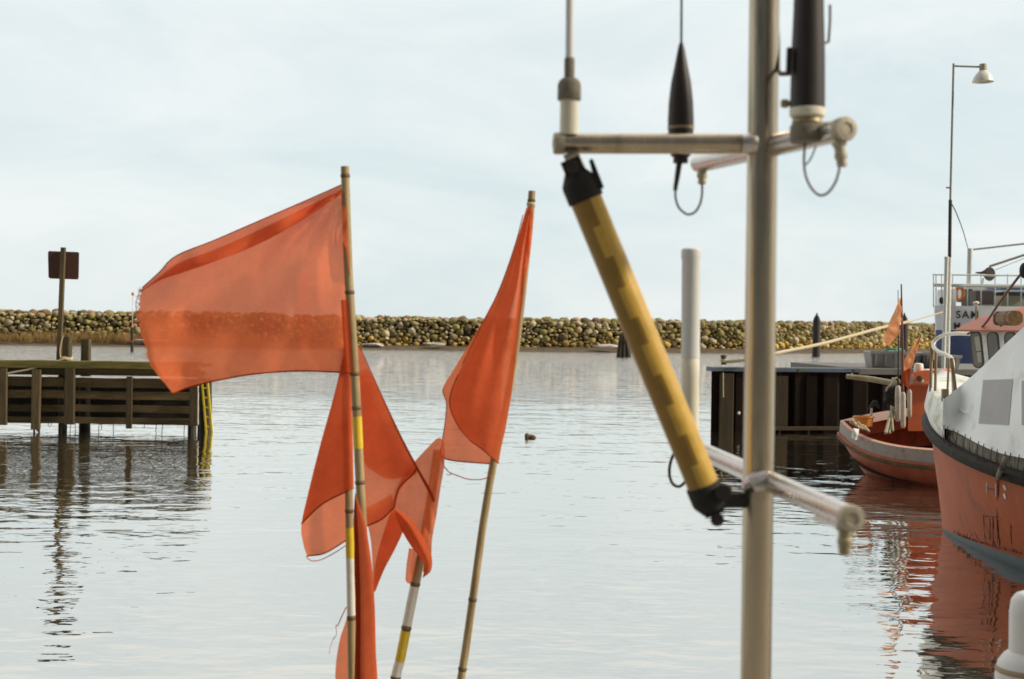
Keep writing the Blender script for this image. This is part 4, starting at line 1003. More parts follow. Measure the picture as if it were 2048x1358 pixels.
# rope heap and white rag over the gunwale
mb = MB()
for k in range(9):
    x0 = 1704 + k * 3.2; mb.tube(path([(x0 - 5 + random.uniform(-3, 3), 846 + k * 1.1, 23.75), (x0, 841 + k * 1.5 + random.uniform(-3, 3), 23.7), (x0 + 5, 848 + k * 1.3 + random.uniform(-3, 3), 23.7), (x0 + 9, 853 + k + random.uniform(-3, 4), 23.65)], 23.7, 4), .017, 6)
tag(mb.build('coiled_rope', M['rope']), 'tangle of old rope lying over the small boat gunwale', 'rope')
rg = cloth_rows([[(1707, 856), (1712, 857), (1718, 858)], [(1704, 864), (1711, 864), (1717, 866)], [(1702, 872), (1709, 874), (1715, 876)], [(1704, 877), (1709, 880), (1713, 880)]], 23.45, 5, 5, .12, 8.0, wdir=(8, 8))
tag(MB().grid(rg).build('rag', M['rail_white'], smooth=60), 'white rag hanging over the grey bulwark of the small boat', 'rag')
# two faded flags in the small boat
e = thing('faded_flag', P(1803, 770, 24.1), 'upright thin pole with a torn pale orange flag in the small boat', 'flag', 'marker flags in the small boat')
MB().tube([P(1806, 850, 24.1), P(1805, 690, 24.1), P(1802.5, 568, 24.1)], [.026, .022, .012], 8).build('pole', M['red_pole'], e)
MB().tube([P(1795, 850, 24.15), P(1797, 690, 24.15), P(1796, 580, 24.15)], [.016, .012, .006], 6).build('whip', M['dolphin'], e)
fl = [[(1803, 594), (1801, 595), (1799, 597)], [(1804, 620), (1797, 619), (1789, 622)], [(1804, 640), (1793, 643), (1780, 640)], [(1799, 648), (1786, 658), (1775, 656)], [(1797, 668), (1782, 672), (1766, 674)], [(1786, 681), (1779, 684), (1770, 687)], [(1778, 690), (1774, 691), (1771, 692)]]
MB().grid(cloth_rows(fl, 24.08, 6, 5, .1, 1.0, wdir=(6, 4))).build('flag', M['flag_pale'], e, smooth=60)
e = thing('faded_flag', P(1808, 770, 24.0), 'leaning short flag of bright and pale orange beside the small wheelhouse', 'flag', 'marker flags in the small boat')
MB().tube([P(1812, 800, 24.0), P(1822, 732, 24.0), P(1842, 668, 24.0)], [.018, .014, .008], 8).build('pole', M['red_pole'], e)
fl = [[(1842, 671), (1839, 672), (1837, 675)], [(1838, 690), (1833, 690), (1828, 690)], [(1832, 706), (1822, 710), (1810, 716)], [(1828, 722), (1818, 728), (1808, 732)], [(1822, 740), (1816, 742), (1809, 744)]]
MB().grid(cloth_rows(fl, 23.98, 5, 5, .08, 2.0, wdir=(8, 4))).build('flag', M['flag_pale'], e, smooth=60)
fl = [[(1822, 736), (1815, 738), (1808, 742)], [(1819, 750), (1811, 753), (1804, 757)], [(1816, 762), (1810, 764), (1805, 762)], [(1816, 774), (1812, 774), (1808, 770)]]
MB().grid(cloth_rows(fl, 23.96, 5, 5, .05, 4.0, wdir=(8, 4))).build('lower_flag', M['flag_dense'], e, smooth=60)

# ------------------------------------------------------------------ foreground: bamboo flag poles
def bamboo(pix, d, r, nodes, name, parent):
    pts = spline([(p[0], p[1], (p[2] if len(p) > 2 else 0) + d) for p in pix], 8)
    ys = [p[1] for p in pts]; mb = MB(); rad = []
    for p in pts:
        y = p[1]; k = min([abs(y - n_) for n_ in nodes] + [999])
        rad.append(r * (1 + (y - ys[0]) * .00012))
    mb.tube([P(*p) for p in pts], rad, 16)
    o = mb.build(name, M['bamboo'], parent)
    def at_y(y):
        for a, b_ in zip(pts, pts[1:]):
            if a[1] <= y <= b_[1]:
                t = (y - a[1]) / (b_[1] - a[1]); q = a + (b_ - a) * t
                return P(*q), (P(*b_) - P(*a)).normalized(), r * (1 + (y - ys[0]) * .00012)
    for n_ in nodes:
        c, ax, rr2 = at_y(n_)
        MB().lathe(c - ax * .006, ax, [(0, rr2 * 1.0), (.003, rr2 * 1.10), (.006, rr2 * 1.16), (.009, rr2 * 1.06), (.012, rr2 * 1.0)], 16).build('node_ring', M['bamboo_node'], o)
    return o, at_y
def band(at_y, y0, y1, m, parent, name, k=1.05):
    pts, rad = [], []
    for y in np.linspace(y0, y1, 6):
        c, ax, r = at_y(y); pts.append(c); rad.append(r * k)
    return MB().tube(pts, rad, 16).build(name, m, parent)
s4 = 4.0 / F
BASEZ = 1.02

# 1: large flag streaming left
e = thing('marker_flag', P(752, 1790, 4.0), 'tall bamboo pole with a large frayed orange flag streaming left', 'flag', 'bamboo marker flags')
pole1, at1 = bamboo([(690, 333), (693, 430), (697, 540), (703, 640), (709, 740), (714, 830), (718, 920), (722, 1000), (728, 1120), (735, 1300), (742, 1500), (752, 1790)], 4.0, 8.6 * s4, [352, 585, 748, 816, 965, 1180], 'pole', e)
band(at1, 833, 897, M['yellow_tape'], pole1, 'tape', 1.06)
f1 = [[(689, 367), (610, 402), (520, 441), (430, 480), (352, 512), (318, 545), (285, 575)],
      [(690, 382, -.02), (612, 436, -.05), (522, 486, -.06), (432, 522, -.05), (366, 545, -.03), (322, 560, -.015), (284, 582)],
      [(690, 377, .02), (612, 414, .03), (522, 458, .04), (432, 498, .03), (362, 524, .02), (320, 553, .01), (283, 584)],
      [(692, 400), (612, 455, .02), (522, 500, .02), (432, 530, .02), (362, 556, .02), (318, 580, .01), (280, 604)],
      [(696, 490), (610, 515, .05), (520, 545, .03), (430, 573, .06), (360, 592, .02), (308, 608), (278, 622)],
      [(702, 590), (610, 592, .07), (520, 602, .03), (430, 618, .07), (350, 632, .03), (300, 640), (277, 645)],
      [(707, 665), (610, 664, .06), (520, 668, .02), (430, 678, .06), (350, 690, .02), (308, 692), (291, 688)],
      [(710, 712), (612, 710, .05), (525, 714, .02), (440, 724, .05), (370, 738, .02), (322, 740), (302, 730)],
      [(713, 746), (612, 742, .04), (540, 745, .02), (480, 752, .04), (420, 764, .02), (378, 775), (347, 787)]]
rows = cloth_rows(f1, 4.005, 8, 6, .075, 1.7, fray=2.6, wdir=(1.2, .7), fan=(690, 366, .022, 21))
fo = MB().grid(rows).build('flag', M['flag'], e, smooth=70)
MB().tube([v + Vector((0, -.001, 0)) for v in rows[-1]], .0021, 6).build('hem', M['flag_dense'], fo)
MB().tube([v for v in rows[0]], .0016, 6).build('hem', M['flag_dense'], fo)
slv = [[(x - 11, y, .006), (x - 6, y, -.008), (x + 1, y, -.013), (x + 6, y + 1, -.011)] for x, y in []]
sr = []
for y in np.linspace(600, 745, 8):
    c, ax, r = at1(y); cc = (c - EYE); px_ = None
    sr.append([c + Vector((-.026, -.002, 0)), c + Vector((-.018, -.010, 0)), c + Vector((-.009, -.0145, 0)), c + Vector((-.002, -.0158, 0))])
MB().grid(sr).build('sleeve', M['flag'], fo, smooth=70)
mb = MB()
for pts in ([(280, 622), (270, 626), (267, 640), (272, 652), (283, 640)], [(278, 640), (256, 646), (247, 662), (254, 678), (268, 683), (284, 670), (288, 655)], [(284, 588), (275, 596), (272, 612), (276, 630)], [(288, 578), (281, 583), (276, 592)]):
    mb.tube(path(pts, 4.0, 6), .0011, 5)
mb.build('loose_thread', M['thread'], fo)
mb = MB()
for k in range(46):
    t = random.uniform(.02, .95); v = rows[int(t * (len(rows) - 1))][-1]
    mb.tube([v, v + Vector((-random.uniform(.004, .013), 0, random.uniform(-.006, .006)))], .0006, 4)
tag(mb.build('frayed_edge', M['thread'], fo), kind='stuff')

# 2: flag draped like a tent over its pole
e = thing('marker_flag', P(712, 1790, 4.06), 'bamboo pole with yellow and white bands under a tent-like drooping orange flag', 'flag', 'bamboo marker flags')
pole2, at2 = bamboo([(694, 690), (694, 800), (696, 900), (698, 1000), (700, 1100), (702, 1200), (704, 1358), (707, 1500), (712, 1790)], 4.06, 7.8 * s4, [1022, 1236], 'pole', e)
band(at2, 1055, 1116, M['yellow_tape'], pole2, 'tape', 1.06); band(at2, 1116, 1230, M['white_paint'], pole2, 'white_band', 1.05)
front = [[(700, 690), (695, 692, -.01), (690, 694)], [(697, 780, -.02), (684, 782, -.012), (670, 783)], [(697, 880, -.02), (669, 884, -.014), (641, 888)], [(697, 950, -.02), (655, 963, -.014), (619, 975)], [(697, 981, -.02), (645, 1008, -.012), (603, 1047)]]
rows2 = cloth_rows(front, 4.05, 8, 7, .012, 4.4)
fo2 = MB().grid(rows2).build('flag', M['flag'], e, smooth=70)
MB().tube(rows2[-1], .0019, 6).build('hem', M['flag_dense'], fo2)
back = [[(702, 690, .03), (697, 692, .02), (690, 694, .01)], [(697, 780, .05), (685, 782, .03), (670, 783, .004)], [(697, 890, .05), (668, 890, .03), (641, 888, .004)], [(697, 990, .05), (650, 985, .03), (619, 975, .004)], [(697, 1035, .05), (645, 1050, .03), (603, 1047, .004)], [(697, 1062, .05), (648, 1083, .03), (606, 1085, .01)], [(697, 1078, .05), (650, 1106, .03), (614, 1112, .01)]]
rowsb = cloth_rows(back, 4.05, 8, 6, .012, 6.4)
MB().grid(rowsb).build('rear_fold', M['flag'], fo2, smooth=70); MB().tube(rowsb[-1], .0019, 6).build('hem', M['flag_dense'], fo2)
MB().tube(path([(612, 1112, .01 + 4.05), (622, 1121, 4.06), (640, 1120, 4.06), (665, 1108, 4.07), (690, 1092, 4.08), (699, 1085, 4.08)], 4.06, 6), .0014, 6).build('loose_thread', M['thread'], fo2)
slv = []
for y in np.linspace(720, 978, 10):
    c, ax, r = at2(y); r2 = r * 1.32
    slv.append([c + Vector((math.cos(a) * r2, -math.sin(a) * r2, 0)) for a in np.linspace(-.3, math.pi + .3, 9)])
MB().grid(slv).build('sleeve', M['flag'], fo2, smooth=70)
right = [[(706, 690), (712, 689), (718, 692)], [(712, 740), (724, 738), (738, 738)], [(714, 800), (738, 798), (766, 798)], [(718, 880), (756, 878), (804, 880)], [(724, 950), (766, 936), (834, 938)], [(727, 1000), (768, 978), (818, 957)], [(731, 1030), (766, 1012), (800, 980)], [(734, 1052), (764, 1038), (789, 1014)]]
rowsr = cloth_rows(right, 4.11, 8, 6, .014, 9.4)
MB().grid(rowsr).build('right_fold', M['flag'], fo2, smooth=70); MB().tube(rowsr[-1], .0019, 6).build('hem', M['flag_dense'], fo2)
MB().tube(path([(833, 937), (822, 953), (804, 968), (794, 985), (789, 1014)], 4.105, 6), .0018, 6).build('hem', M['flag_dense'], fo2)
ry = [[(718, 692), (720, 692)], [(764, 796), (767, 796)], [(800, 876), (805, 876)], [(832, 938), (838, 938)], [(852, 975), (858, 973)], [(866, 1004), (871, 1002)]]
MB().grid(cloth_rows(ry, 4.102, 2, 6)).build('edge_ribbon', M['flag_dense'], fo2, smooth=70)
lo_ = [[(728, 1018), (755, 1004), (783, 988)], [(731, 1036), (760, 1022), (786, 1002)], [(734, 1052), (764, 1038), (789, 1014)]]
MB().grid(cloth_rows(lo_, 4.13, 6, 6, .01, 2.0)).build('lower_fold', M['flag'], fo2, smooth=70)
lit = [[(716, 742), (726, 740), (737, 738)], [(718, 800), (740, 799), (765, 798)], [(720, 870), (758, 877), (802, 880)], [(722, 912), (760, 925), (825, 925)], [(736, 936), (776, 958), (822, 950)]]
MB().grid(cloth_rows(lit, 4.13, 6, 6, .01, 3.0)).build('inner_fold', M['flag'], fo2, smooth=70)

# 3: twisted flag wrapped round a leaning pole
e = thing('marker_flag', P(745, 1790, 4.12), 'leaning bamboo pole with a twisted orange flag knotted above its yellow band', 'flag', 'bamboo marker flags')
pole3, at3 = bamboo([(876, 900), (858, 1020), (842, 1110), (828, 1180), (814, 1250), (800, 1320), (791, 1358), (770, 1500), (735, 1790)], 4.14, 9.4 * s4, [1168, 1256, 1356], 'pole', e)
band(at3, 1262, 1322, M['yellow_tape'], pole3, 'tape', 1.06); band(at3, 1172, 1250, M['white_paint'], pole3, 'white_band', 1.04); band(at3, 1322, 1352, M['white_paint'], pole3, 'white_band', 1.04)
a_ = [[(872, 878), (880, 876), (888, 882)], [(834, 918, .02), (864, 912), (889, 926)], [(802, 958, .03), (850, 958), (881, 976)], [(785, 1008, .03), (840, 1014), (873, 1030)], [(796, 1040, .02), (838, 1050), (868, 1056)], [(824, 1066), (847, 1080), (864, 1082)], [(844, 1104), (854, 1116), (862, 1140)]]
ra = cloth_rows(a_, 4.105, 8, 6, .022, 12.0, wdir=(6, 1.5))
fo3 = MB().grid(ra).build('flag', M['flag'], e, smooth=70)
b__ = [[(786, 1014, .0), (791, 1020, -.012), (790, 1030, .004)], [(818, 1034, .0), (813, 1046, -.014), (803, 1060, .004)], [(842, 1066, .0), (834, 1082, -.014), (822, 1092, .004)], [(862, 1106, .0), (852, 1118, -.012), (840, 1116, .004)], [(863, 1138, .0), (855, 1140, -.008), (847, 1128, .004)], [(852, 1152, .0), (849, 1150, -.004), (846, 1142, .0)]]
MB().grid(cloth_rows(b__, 4.085, 7, 6, .004, 2.0)).build('twisted_fold', M['flag'], fo3, smooth=70)
MB().grid(cloth_rows([[(x, y, z + .012) for x, y, z in r] for r in b__], 4.085, 7, 6, .004, 5.0)).build('twisted_fold', M['flag_dense'], fo3, smooth=70)
c__ = [[(736, 1052), (762, 1036), (790, 1016)], [(742, 1085), (774, 1062), (808, 1050)], [(745, 1130), (764, 1112), (793, 1092)], [(746, 1165), (756, 1148), (769, 1138)], [(746, 1188), (749, 1184), (751, 1182)]]
MB().grid(cloth_rows(c__, 4.16, 7, 6, .02, 5.5)).build('hanging_corner', M['flag'], fo3, smooth=70)
c2 = [[(782, 1022), (786, 1018), (792, 1018)], [(768, 1062), (785, 1050), (806, 1056)], [(752, 1120), (768, 1105), (793, 1092)], [(747, 1165), (756, 1150), (768, 1140)], [(746, 1188), (749, 1184), (751, 1182)]]
MB().grid(cloth_rows(c2, 4.15, 7, 6, .01, 8.5)).build('hanging_corner', M['flag'], fo3, smooth=70)
d__ = [[(818, 1096, .01), (826, 1098, -.01), (833, 1104, -.02)], [(813, 1130, .01), (820, 1135, -.01), (829, 1140, -.02)], [(811, 1160, .01), (815, 1166, -.005), (820, 1167, -.012)]]
MB().grid(cloth_rows(d__, 4.13, 6, 6, .004, 8.5)).build('hanging_tail', M['flag'], fo3, smooth=70)
MB().grid(cloth_rows([[(851, 1110), (858, 1118), (863, 1136)], [(852, 1128), (856, 1134), (861, 1140)], [(845, 1155), (848, 1154), (852, 1150)]], 4.09, 6, 6, .004, 1.5)).build('hanging_tail', M['flag_dense'], fo3, smooth=70)

# 4: tall narrow flag on the right
e = thing('marker_flag', P(868, 1790, 4.05), 'bamboo pole leaning right with a tall narrow orange flag hanging from its tip', 'flag', 'bamboo marker flags')
pole4, at4 = bamboo([(1064, 382), (1060, 440), (1052, 520), (1042, 610), (1028, 720), (1008, 830), (987, 925), (966, 1050), (948, 1180), (931, 1300), (922, 1358), (902, 1500), (868, 1790)], 4.1, 7.4 * s4, [402, 1199, 1338], 'pole', e)
fr4 = [[(1055, 414), (1060, 413, -.012), (1066, 418)], [(1031, 488), (1048, 484, -.012), (1063, 484)], [(1001, 574), (1028, 568, -.014), (1050, 566)], [(966, 648), (1005, 650, -.018), (1038, 656)], [(926, 728), (975, 738, -.02), (1026, 764)], [(899, 798), (955, 810, -.02), (1013, 848)], [(914, 848), (955, 868, -.018), (1003, 894)], [(940, 881), (966, 900, -.014), (997, 927)]]
r4 = cloth_rows(fr4, 4.075, 8, 7, .022, 14.2, fan=(1062, 405, .012, 46))
fo4 = MB().grid(r4).build('flag', M['flag'], e, smooth=70)
MB().tube(r4[-1], .0016, 6).build('hem', M['flag_dense'], fo4); MB().tube([r[0] for r in r4[-20:]], .0013, 6).build('hem', M['flag_dense'], fo4)
bk4 = [[(1053, 414), (1056, 416), (1060, 420)], [(1031, 488), (1038, 490), (1046, 495)], [(1000, 574), (1016, 572), (1034, 572)], [(962, 648), (988, 650), (1014, 656)], [(908, 738), (952, 748), (1004, 768)], [(886, 777), (936, 790), (1000, 846)], [(893, 806), (938, 832), (995, 890)], [(890, 846), (932, 870), (990, 912)], [(884, 884), (932, 906), (990, 922)], [(882, 912), (905, 921), (985, 928)]]
r4b = cloth_rows(bk4, 4.125, 8, 6, .016, 21.2)
MB().grid(r4b).build('rear_fold', M['flag'], fo4, smooth=70); MB().tube(r4b[-1], .0019, 6).build('hem', M['flag_dense'], fo4); MB().tube([r[0] for r in r4b[30:]], .0013, 6).build('hem', M['flag_dense'], fo4)
MB().tube(path([(1046, 430), (1030, 490), (1000, 575), (964, 650), (925, 728)], 4.07, 6), .0012, 6).build('hem', M['flag_dense'], fo4)
mb = MB(); mb.tube(path([(883, 912), (887, 930), (898, 944), (912, 950), (935, 958), (960, 959), (975, 955), (985, 945)], 4.09, 6), .0016, 5)
mb.tube(path([(906, 947), (897, 950), (893, 948)], 4.09, 4), .0011, 4); mb.tube(path([(884, 890), (880, 905), (884, 916)], 4.09, 4), .0013, 4); mb.build('loose_thread', M['thread'], fo4)
c, ax, r = at4(409); MB().lathe(c - ax * .006, ax, [(0, r * 1.1), (.004, r * 1.35), (.009, r * 1.3), (.013, r * 1.1)], 12).build('lashing', M['rope'], fo4)

# 5: furled flag in the middle
e = thing('marker_flag', P(733, 1790, 3.94), 'furled orange flag rolled long and narrow, lowest in the bundle', 'flag', 'bamboo marker flags')
pole5, at5 = bamboo([(716, 1040), (722, 1120), (727, 1250), (729, 1358), (731, 1500), (733, 1790)], 3.98, 7 * s4, [1300], 'pole', e)
rows5 = []
prof5 = [(986, 711, .5, 0), (1010, 714, 5, 0), (1045, 719, 11, 0), (1090, 723, 14, 0), (1140, 726, 17, 0), (1190, 728, 18, 0), (1240, 729, 19, 0), (1300, 729, 20, 0), (1358, 730, 22, 0), (1450, 731, 24, 0), (1600, 732, 22, 0), (1760, 733, 14, 0)]
pf = spline([(a, b_, c_) for a, b_, c_, _ in prof5], 5)
for (y, x, r) in pf:
    ring = []
    for k in range(29):
        a = 2 * math.pi * k / 28 + .3
        wv = 1 + .10 * math.sin(3 * a + y * .006) + .06 * math.sin(7 * a + y * .011 + 1)
        ring.append(P(x + math.cos(a) * r * wv, y + (4 if math.cos(a) > 0 else -4) * .3, 3.95 - math.sin(a) * r * s4 * .8 * wv))
    rows5.append(ring)
fo5 = MB().grid(rows5).build('flag', M['flag_dense'], e, smooth=70)
wr = []
for (y, x, r) in pf:
    ring = []
    for k in range(15):
        a = -.6 + (math.pi * .62 + .6) * k / 14
        wv = 1.05 + .10 * math.sin(3 * a + y * .006)
        ring.append(P(x + math.cos(a) * r * wv, y + 2, 3.945 - math.sin(a) * r * s4 * .95 * wv))
    wr.append(ring)
MB().grid(wr).build('outer_wrap', M['flag'], fo5, smooth=70)
lb = [[(702, 1228), (694, 1236), (689, 1250)], [(702, 1270), (688, 1272), (679, 1282)], [(702, 1340), (684, 1340), (671, 1340)], [(702, 1430), (686, 1430), (672, 1425)], [(702, 1520), (692, 1520), (682, 1520)]]
MB().grid(cloth_rows(lb, 4.12, 6, 6, .01, 30)).build('left_lobe', M['flag'], fo5, smooth=70)
mb = MB(); mb.tube(path([(693, 1214), (684, 1232), (676, 1250), (672, 1252), (673, 1268), (666, 1280)], 4.05, 5), [.0018] * 16 + [.001] * 10, 5); mb.tube(path([(668, 1275), (662, 1290), (658, 1308)], 4.05, 4), .0007, 4)
mb.build('loose_thread', M['thread'], fo5)

# ------------------------------------------------------------------ foreground: aluminium mast with its cross tubes
DM = 2.53; sm = DM / F
m0 = P(1534, -420, DM); m1 = P(1507, 1700, DM)
dirm = (m1 - m0).normalized(); mb_ = m0 + dirm * ((m0.z - 1.0) / -dirm.z)
mast = thing('radio_mast', mb_, 'weathered aluminium mast with three cross tubes in the foreground', 'mast')
MB().tube([m0, m0.lerp(mb_, .3), m0.lerp(mb_, .6), mb_], 30.5 * sm, 40).build('mast_tube', M['alu'], mast)
def crosstube(a, b_, r, name, m, capm=None, near_cap=True):
    o = MB().tube([a, a.lerp(b_, .5), b_], r, 28).build(name, M[m], mast)
    ax = (a - b_).normalized()
    if near_cap:
        MB().lathe(a - ax * .012, ax, [(0, r * 1.04), (.014, r * 1.06), (.018, r * .98), (.019, r * .55), (.017, r * .5)], 28).build('end_cap', M[capm or 'alu_dull'], o)
    return o
# left arm, level and across the view
la = P(1114, 287, 2.50); lb_ = P(1500, 288, DM)
larm = crosstube(la, lb_, 20.5 * sm, 'cross_tube', 'alu_bright' if False else 'alu')
MB().lathe(P(1506, 288, DM - .015), (1, .02, 0), [(-.02, 19 * sm), (-.012, 22 * sm), (-.002, 23 * sm), (.006, 20 * sm)], 24).build('weld_collar', M['alu_bright'], larm)
# upper arm running towards and away from the viewer
ua = P(1690, 258, 2.30); uf = P(1398, 326, 2.80)
uarm = crosstube(ua, uf, 21.5 * sm, 'cross_tube', 'alu_bright')
# lower arm
da = P(1703, 1037, 2.06); df = P(1385, 893, 3.2)
darm = crosstube(da, df, 20.5 * sm, 'cross_tube', 'alu_bright')
def gland(p, ax, k, parent, m='alu_dull'):
    return MB().lathe(p, ax, [(0, .012 * k), (.006 * k, .0125 * k), (.008 * k, .0095 * k), (.018 * k, .009 * k), (.02 * k, .0105 * k), (.027 * k, .0105 * k), (.029 * k, .0085 * k), (.04 * k, .0085 * k), (.042 * k, .005 * k)], 16).build('cable_gland', M[m], parent)
gland(P(1678, 283, 2.31), P(1684, 330, 2.31) - P(1678, 283, 2.31), 1.0, uarm)
gland(P(1404, 327, 2.78), P(1404, 369, 2.78) - P(1404, 327, 2.78), .98, uarm)
gland(P(1690, 1050, 2.08), P(1689, 1110, 2.08) - P(1690, 1050, 2.08), 1.05, darm, 'brass')
MB().tube([P(1530, 958, 2.50), P(1512, 965, 2.49), P(1498, 972, 2.52)], [.0185, .0192, .015], 20).build('weld_bead', M['alu_bright'], darm)
MB().beam(P(1640, 1036, 2.2), P(1690, 1050, 2.1), .02, .01).build('plate', M['alu_bright'], darm)
MB().tube([P(1552, 20, DM + .02), P(1556, 80, DM), P(1556, 140, DM - .02), P(1562, 148, DM - .05), P(1578, 147, DM - .1)], .0042, 10).build('cable', M['cable'], mast)

# aerials
def ax_pts(pix, d): return [P(x, y, d) for x, y in pix]
def turned(name, prof, x_c, d, m, parent, n=28):
    """profile in pixels: (y, radius px), drawn about a vertical axis at x_c (a function of y)"""
    k = d / F
    y0 = prof[0][0]; p = P(x_c(y0), y0, d); y1 = prof[-1][0]; q = P(x_c(y1), y1, d); ax = (q - p); L0 = ax.length
    return MB().lathe(p, ax, [((y - y0) / (y1 - y0) * L0, r * k) for y, r in prof], n).build(name, M[m], parent)
# white whip on the left end
e = thing('whip_aerial', P(1137, 268, 2.5), 'white whip aerial with a grey collar on the left arm end', 'aerial')
xc = lambda y: 1138 + (268 - y) * .006
turned('base_tube', [(270, 19), (262, 19), (205, 18), (195, 20), (190, 20)], xc, 2.5, 'white_plastic', e)
turned('collar', [(201, 22), (198, 24), (170, 23.5), (163, 21), (157, 15)], xc, 2.5, 'grey_plastic', e)
turned('neck', [(158, 10.5), (120, 10.5), (116, 9.5)], xc, 2.5, 'grey_plastic', e)
turned('rod', [(118, 8.4), (-600, 6)], xc, 2.5, 'water_post', e)
# slim black aerial
e = thing('cone_aerial', P(1362, 262, 2.62), 'slim black cone aerial with a thin whip on the left arm', 'aerial')
xc = lambda y: 1362 - (y - 170) * .006
turned('cone', [(254, 26), (240, 26), (205, 24.5), (165, 20), (130, 13), (100, 7.5), (88, 4.5), (84, 2.5)], xc, 2.6, 'black_plastic', e)
turned('ring', [(259, 26), (258, 26.6), (254, 26.6), (253, 25.5)], xc, 2.6, 'brass', e)
turned('foot', [(272, 25), (259, 25.5)], xc, 2.6, 'black_plastic', e)
turned('whip', [(88, 2.6), (-600, 1.6)], xc, 2.6, 'black_plastic', e, 10)
turned('underside_nut', [(300, 20), (312, 20), (314, 15), (326, 15)], xc, 2.57, 'black_plastic', e)
MB().tube(ax_pts([(1359, 322), (1355, 350), (1350, 381)], 2.57), [.0055, .005, .0038], 10).build('cable_boot', M['black_plastic'], e)
MB().tube(path([(1351, 375), (1351, 395), (1357, 414), (1368, 425), (1377, 429), (1390, 424), (1400, 408), (1404, 388), (1404, 368)], 2.62, 6), .0021, 8).build('cable', M['cable_brown'], e)
# thick black aerial on the near end
e = thing('thick_aerial', P(1617, 240, 2.38), 'thick dark tapering aerial with a pale collar on the right arm', 'aerial')
xc = lambda y: 1616 + (120 - y) * .012
turned('sleeve', [(216, 34.5), (190, 34.5), (110, 33.5), (30, 30.5), (-120, 27), (-600, 22)], xc, 2.38, 'black_plastic', e)
turned('collar', [(236, 31), (232, 35), (222, 36), (218, 35.5), (216, 33)], xc, 2.38, 'white_plastic', e)
turned('neck', [(250, 29), (246, 31), (236, 28)], xc, 2.38, 'brass', e)
turned('clamp', [(285, 33), (278, 34.5), (254, 34.5), (250, 32)], xc, 2.365, 'grey_plastic', e)
MB().tube(ax_pts([(1660, 10), (1660, 40), (1657, 84), (1650, 86)], 2.38), .0022, 8).build('wire', M['cable_brown'], e)
MB().beam(P(1579, 96, 2.37), P(1577, 146, 2.37), .008, .012, (0, 1, 0)).build('clip', M['black_rubber'], e)
MB().lathe(P(1562, 207, 2.40), (1, 0, 0), [(0, .006), (.004, .0075), (.011, .0075), (.012, .005), (.02, .005)], 12).build('screw', M['brass'], e)
MB().tube(path([(1610, 285), (1608, 320), (1611, 350), (1622, 375), (1638, 390), (1655, 386), (1670, 366), (1677, 345), (1679, 328)], 2.34, 6), .0021, 8).build('cable', M['cable_brown'], e)
MB().tube(path([(1612, 330), (1622, 316), (1632, 292)], 2.34, 4), .0014, 6).build('tie', M['cable_brown'], e)
# white tube aerial on the far end of the lower arm
e = thing('tube_aerial', P(1380, 892, 3.18), 'white tube aerial with a flat cap standing behind the yellow tube', 'aerial')
xc = lambda y: 1381 + (700 - y) * .006
turned('upper_tube', [(716, 17.5), (716, 18.5), (520, 18.5), (517, 19.8), (500, 19.8), (497, 17)], xc, 3.18, 'water_post', e)
turned('lower_tube', [(895, 17.5), (757, 17.5), (755, 18), (718, 18), (716, 17)], xc, 3.18, 'white_plastic', e)
MB().tube(path([(1372, 892), (1352, 902), (1341, 925), (1339, 950), (1346, 968), (1358, 973), (1369, 965), (1380, 950)], 3.15, 6), .0034, 8).build('cable', M['cable'], e)

# yellow tube reflector between the left arm and the mast
ta, tb = P(1169, 392, 2.47), P(1409, 977, 2.50)
e = thing('radar_reflector', ta, 'slanting yellow tube with black end caps strapped between arm and mast', 'reflector')
ax = (tb - ta).normalized(); L0 = (tb - ta).length; r0 = 31.5 * sm
vw = (ta.lerp(tb, .5) - EYE).normalized(); sidev = ax.cross(vw).normalized(); 
if sidev.x < 0: sidev = -sidev
frv = sidev.cross(ax).normalized()
if frv.dot(vw) > 0: frv = -frv
nseg, nr = 78, 48; vs = []; fs = []; mi = []
for i in range(nseg + 1):
    for k in range(nr):
        a = 2 * math.pi * k / nr; vs.append(ta + ax * (L0 * i / nseg) + (sidev * math.cos(a) + frv * math.sin(a)) * r0)
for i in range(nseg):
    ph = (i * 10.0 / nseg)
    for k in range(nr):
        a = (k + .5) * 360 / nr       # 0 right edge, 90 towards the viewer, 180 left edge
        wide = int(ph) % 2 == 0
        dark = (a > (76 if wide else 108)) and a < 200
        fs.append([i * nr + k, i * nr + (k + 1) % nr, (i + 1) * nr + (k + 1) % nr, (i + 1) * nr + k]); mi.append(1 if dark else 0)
link('tube', vs, fs, M['tube_yellow'], e, 40, [M['tube_ochre']], mi)
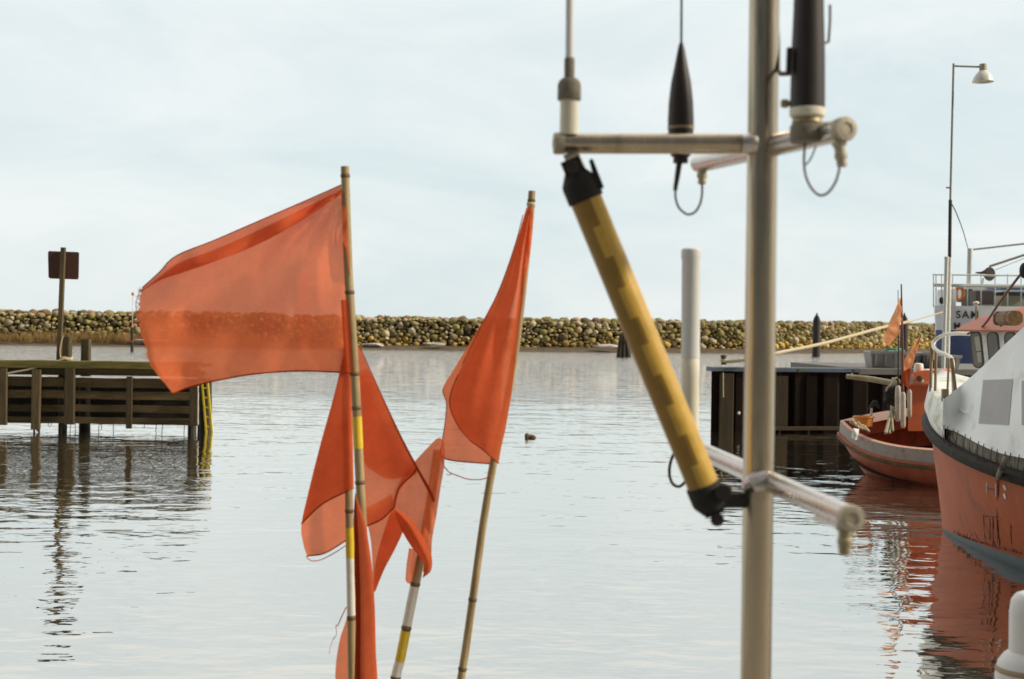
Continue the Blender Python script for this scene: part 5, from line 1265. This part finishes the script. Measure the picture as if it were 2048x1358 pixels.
for (p, sg_) in ((ta, -1), (tb, 1)):
    ke = 1 if sg_ < 0 else .35
    cap = MB().lathe(p - ax * sg_ * .008, ax * sg_, [(0, r0 * 1.08), (.002, r0 * 1.13), (.03, r0 * 1.13), (.036, r0 * 1.08), (.056, r0 * .62), (.058, r0 * .3)], 32).build('end_cap', M['black_rubber'], e)
    q = p + ax * sg_ * .036
    for off in (-1, 1):
        MB().beam(q + frv * .4 * off * r0 * 1.3 + ax * sg_ * -.012, q + frv * .4 * off * r0 * 1.3 + ax * sg_ * .032 * ke, .034, .006, frv).build('bracket_ear', M['black_rubber'], cap)
    MB().lathe(q + ax * sg_ * .018 - frv * -.022, frv, [(0, .011), (.004, .012), (.006, .008)], 14).build('bolt', M['black_plastic'], cap)
a = P(1142, 308, 2.5); MB().beam(a, P(1160, 352, 2.48), .028, .012, frv).build('lug', M['alu_dull'], e)
q = P(1197, 360, 2.45); MB().prism([P(1180, 318, 2.45), P(1186, 318, 2.45), P(1208, 374, 2.45), P(1196, 376, 2.45), P(1188, 350, 2.45)], (0, .03, 0)).build('cap_flange', M['black_rubber'], e, smooth=None)
MB().beam(P(1425, 1001, 2.49), P(1488, 1000, 2.53), .034, .026, (0, 0, 1), ch=.25).build('lug', M['black_rubber'], e)
MB().tube([P(1446, 985, 2.46), P(1448, 985, 2.53)], .014, 14).build('pivot_bolt', M['black_plastic'], e)
MB().tube([P(1462, 978, 2.47), P(1490, 979, 2.5)], .003, 8).build('pin', M['alu_bright'], e)

# white post, lower right corner
DW = 3.4; kk = DW / F
p = P(2070, 1358, DW); e = thing('white_post', (p.x, p.y, 1.0), 'white enamelled post with a rounded head at the lower right corner', 'post')
turned('head', [(1800, 50), (1325, 50), (1225, 49), (1200, 45), (1188, 36), (1183, 22), (1181, 4)], lambda y: 2070 - (1358 - y) * .004, DW, 'water_post', e, 40)
turned('collar', [(1800, 79), (1352, 79), (1325, 73), (1310, 62), (1302, 51)], lambda y: 2072, DW, 'water_post', e, 40)
turned('rust_ring', [(1343, 77.5), (1339, 78.3), (1333, 75.5)], lambda y: 2072, DW - .001, 'rust_metal', e, 40)

scene.cycles.use_adaptive_sampling = True
scene.cycles.adaptive_threshold = .01
scene.cycles.max_bounces = 10; scene.cycles.transparent_max_bounces = 24
scene.cycles.use_denoising = True
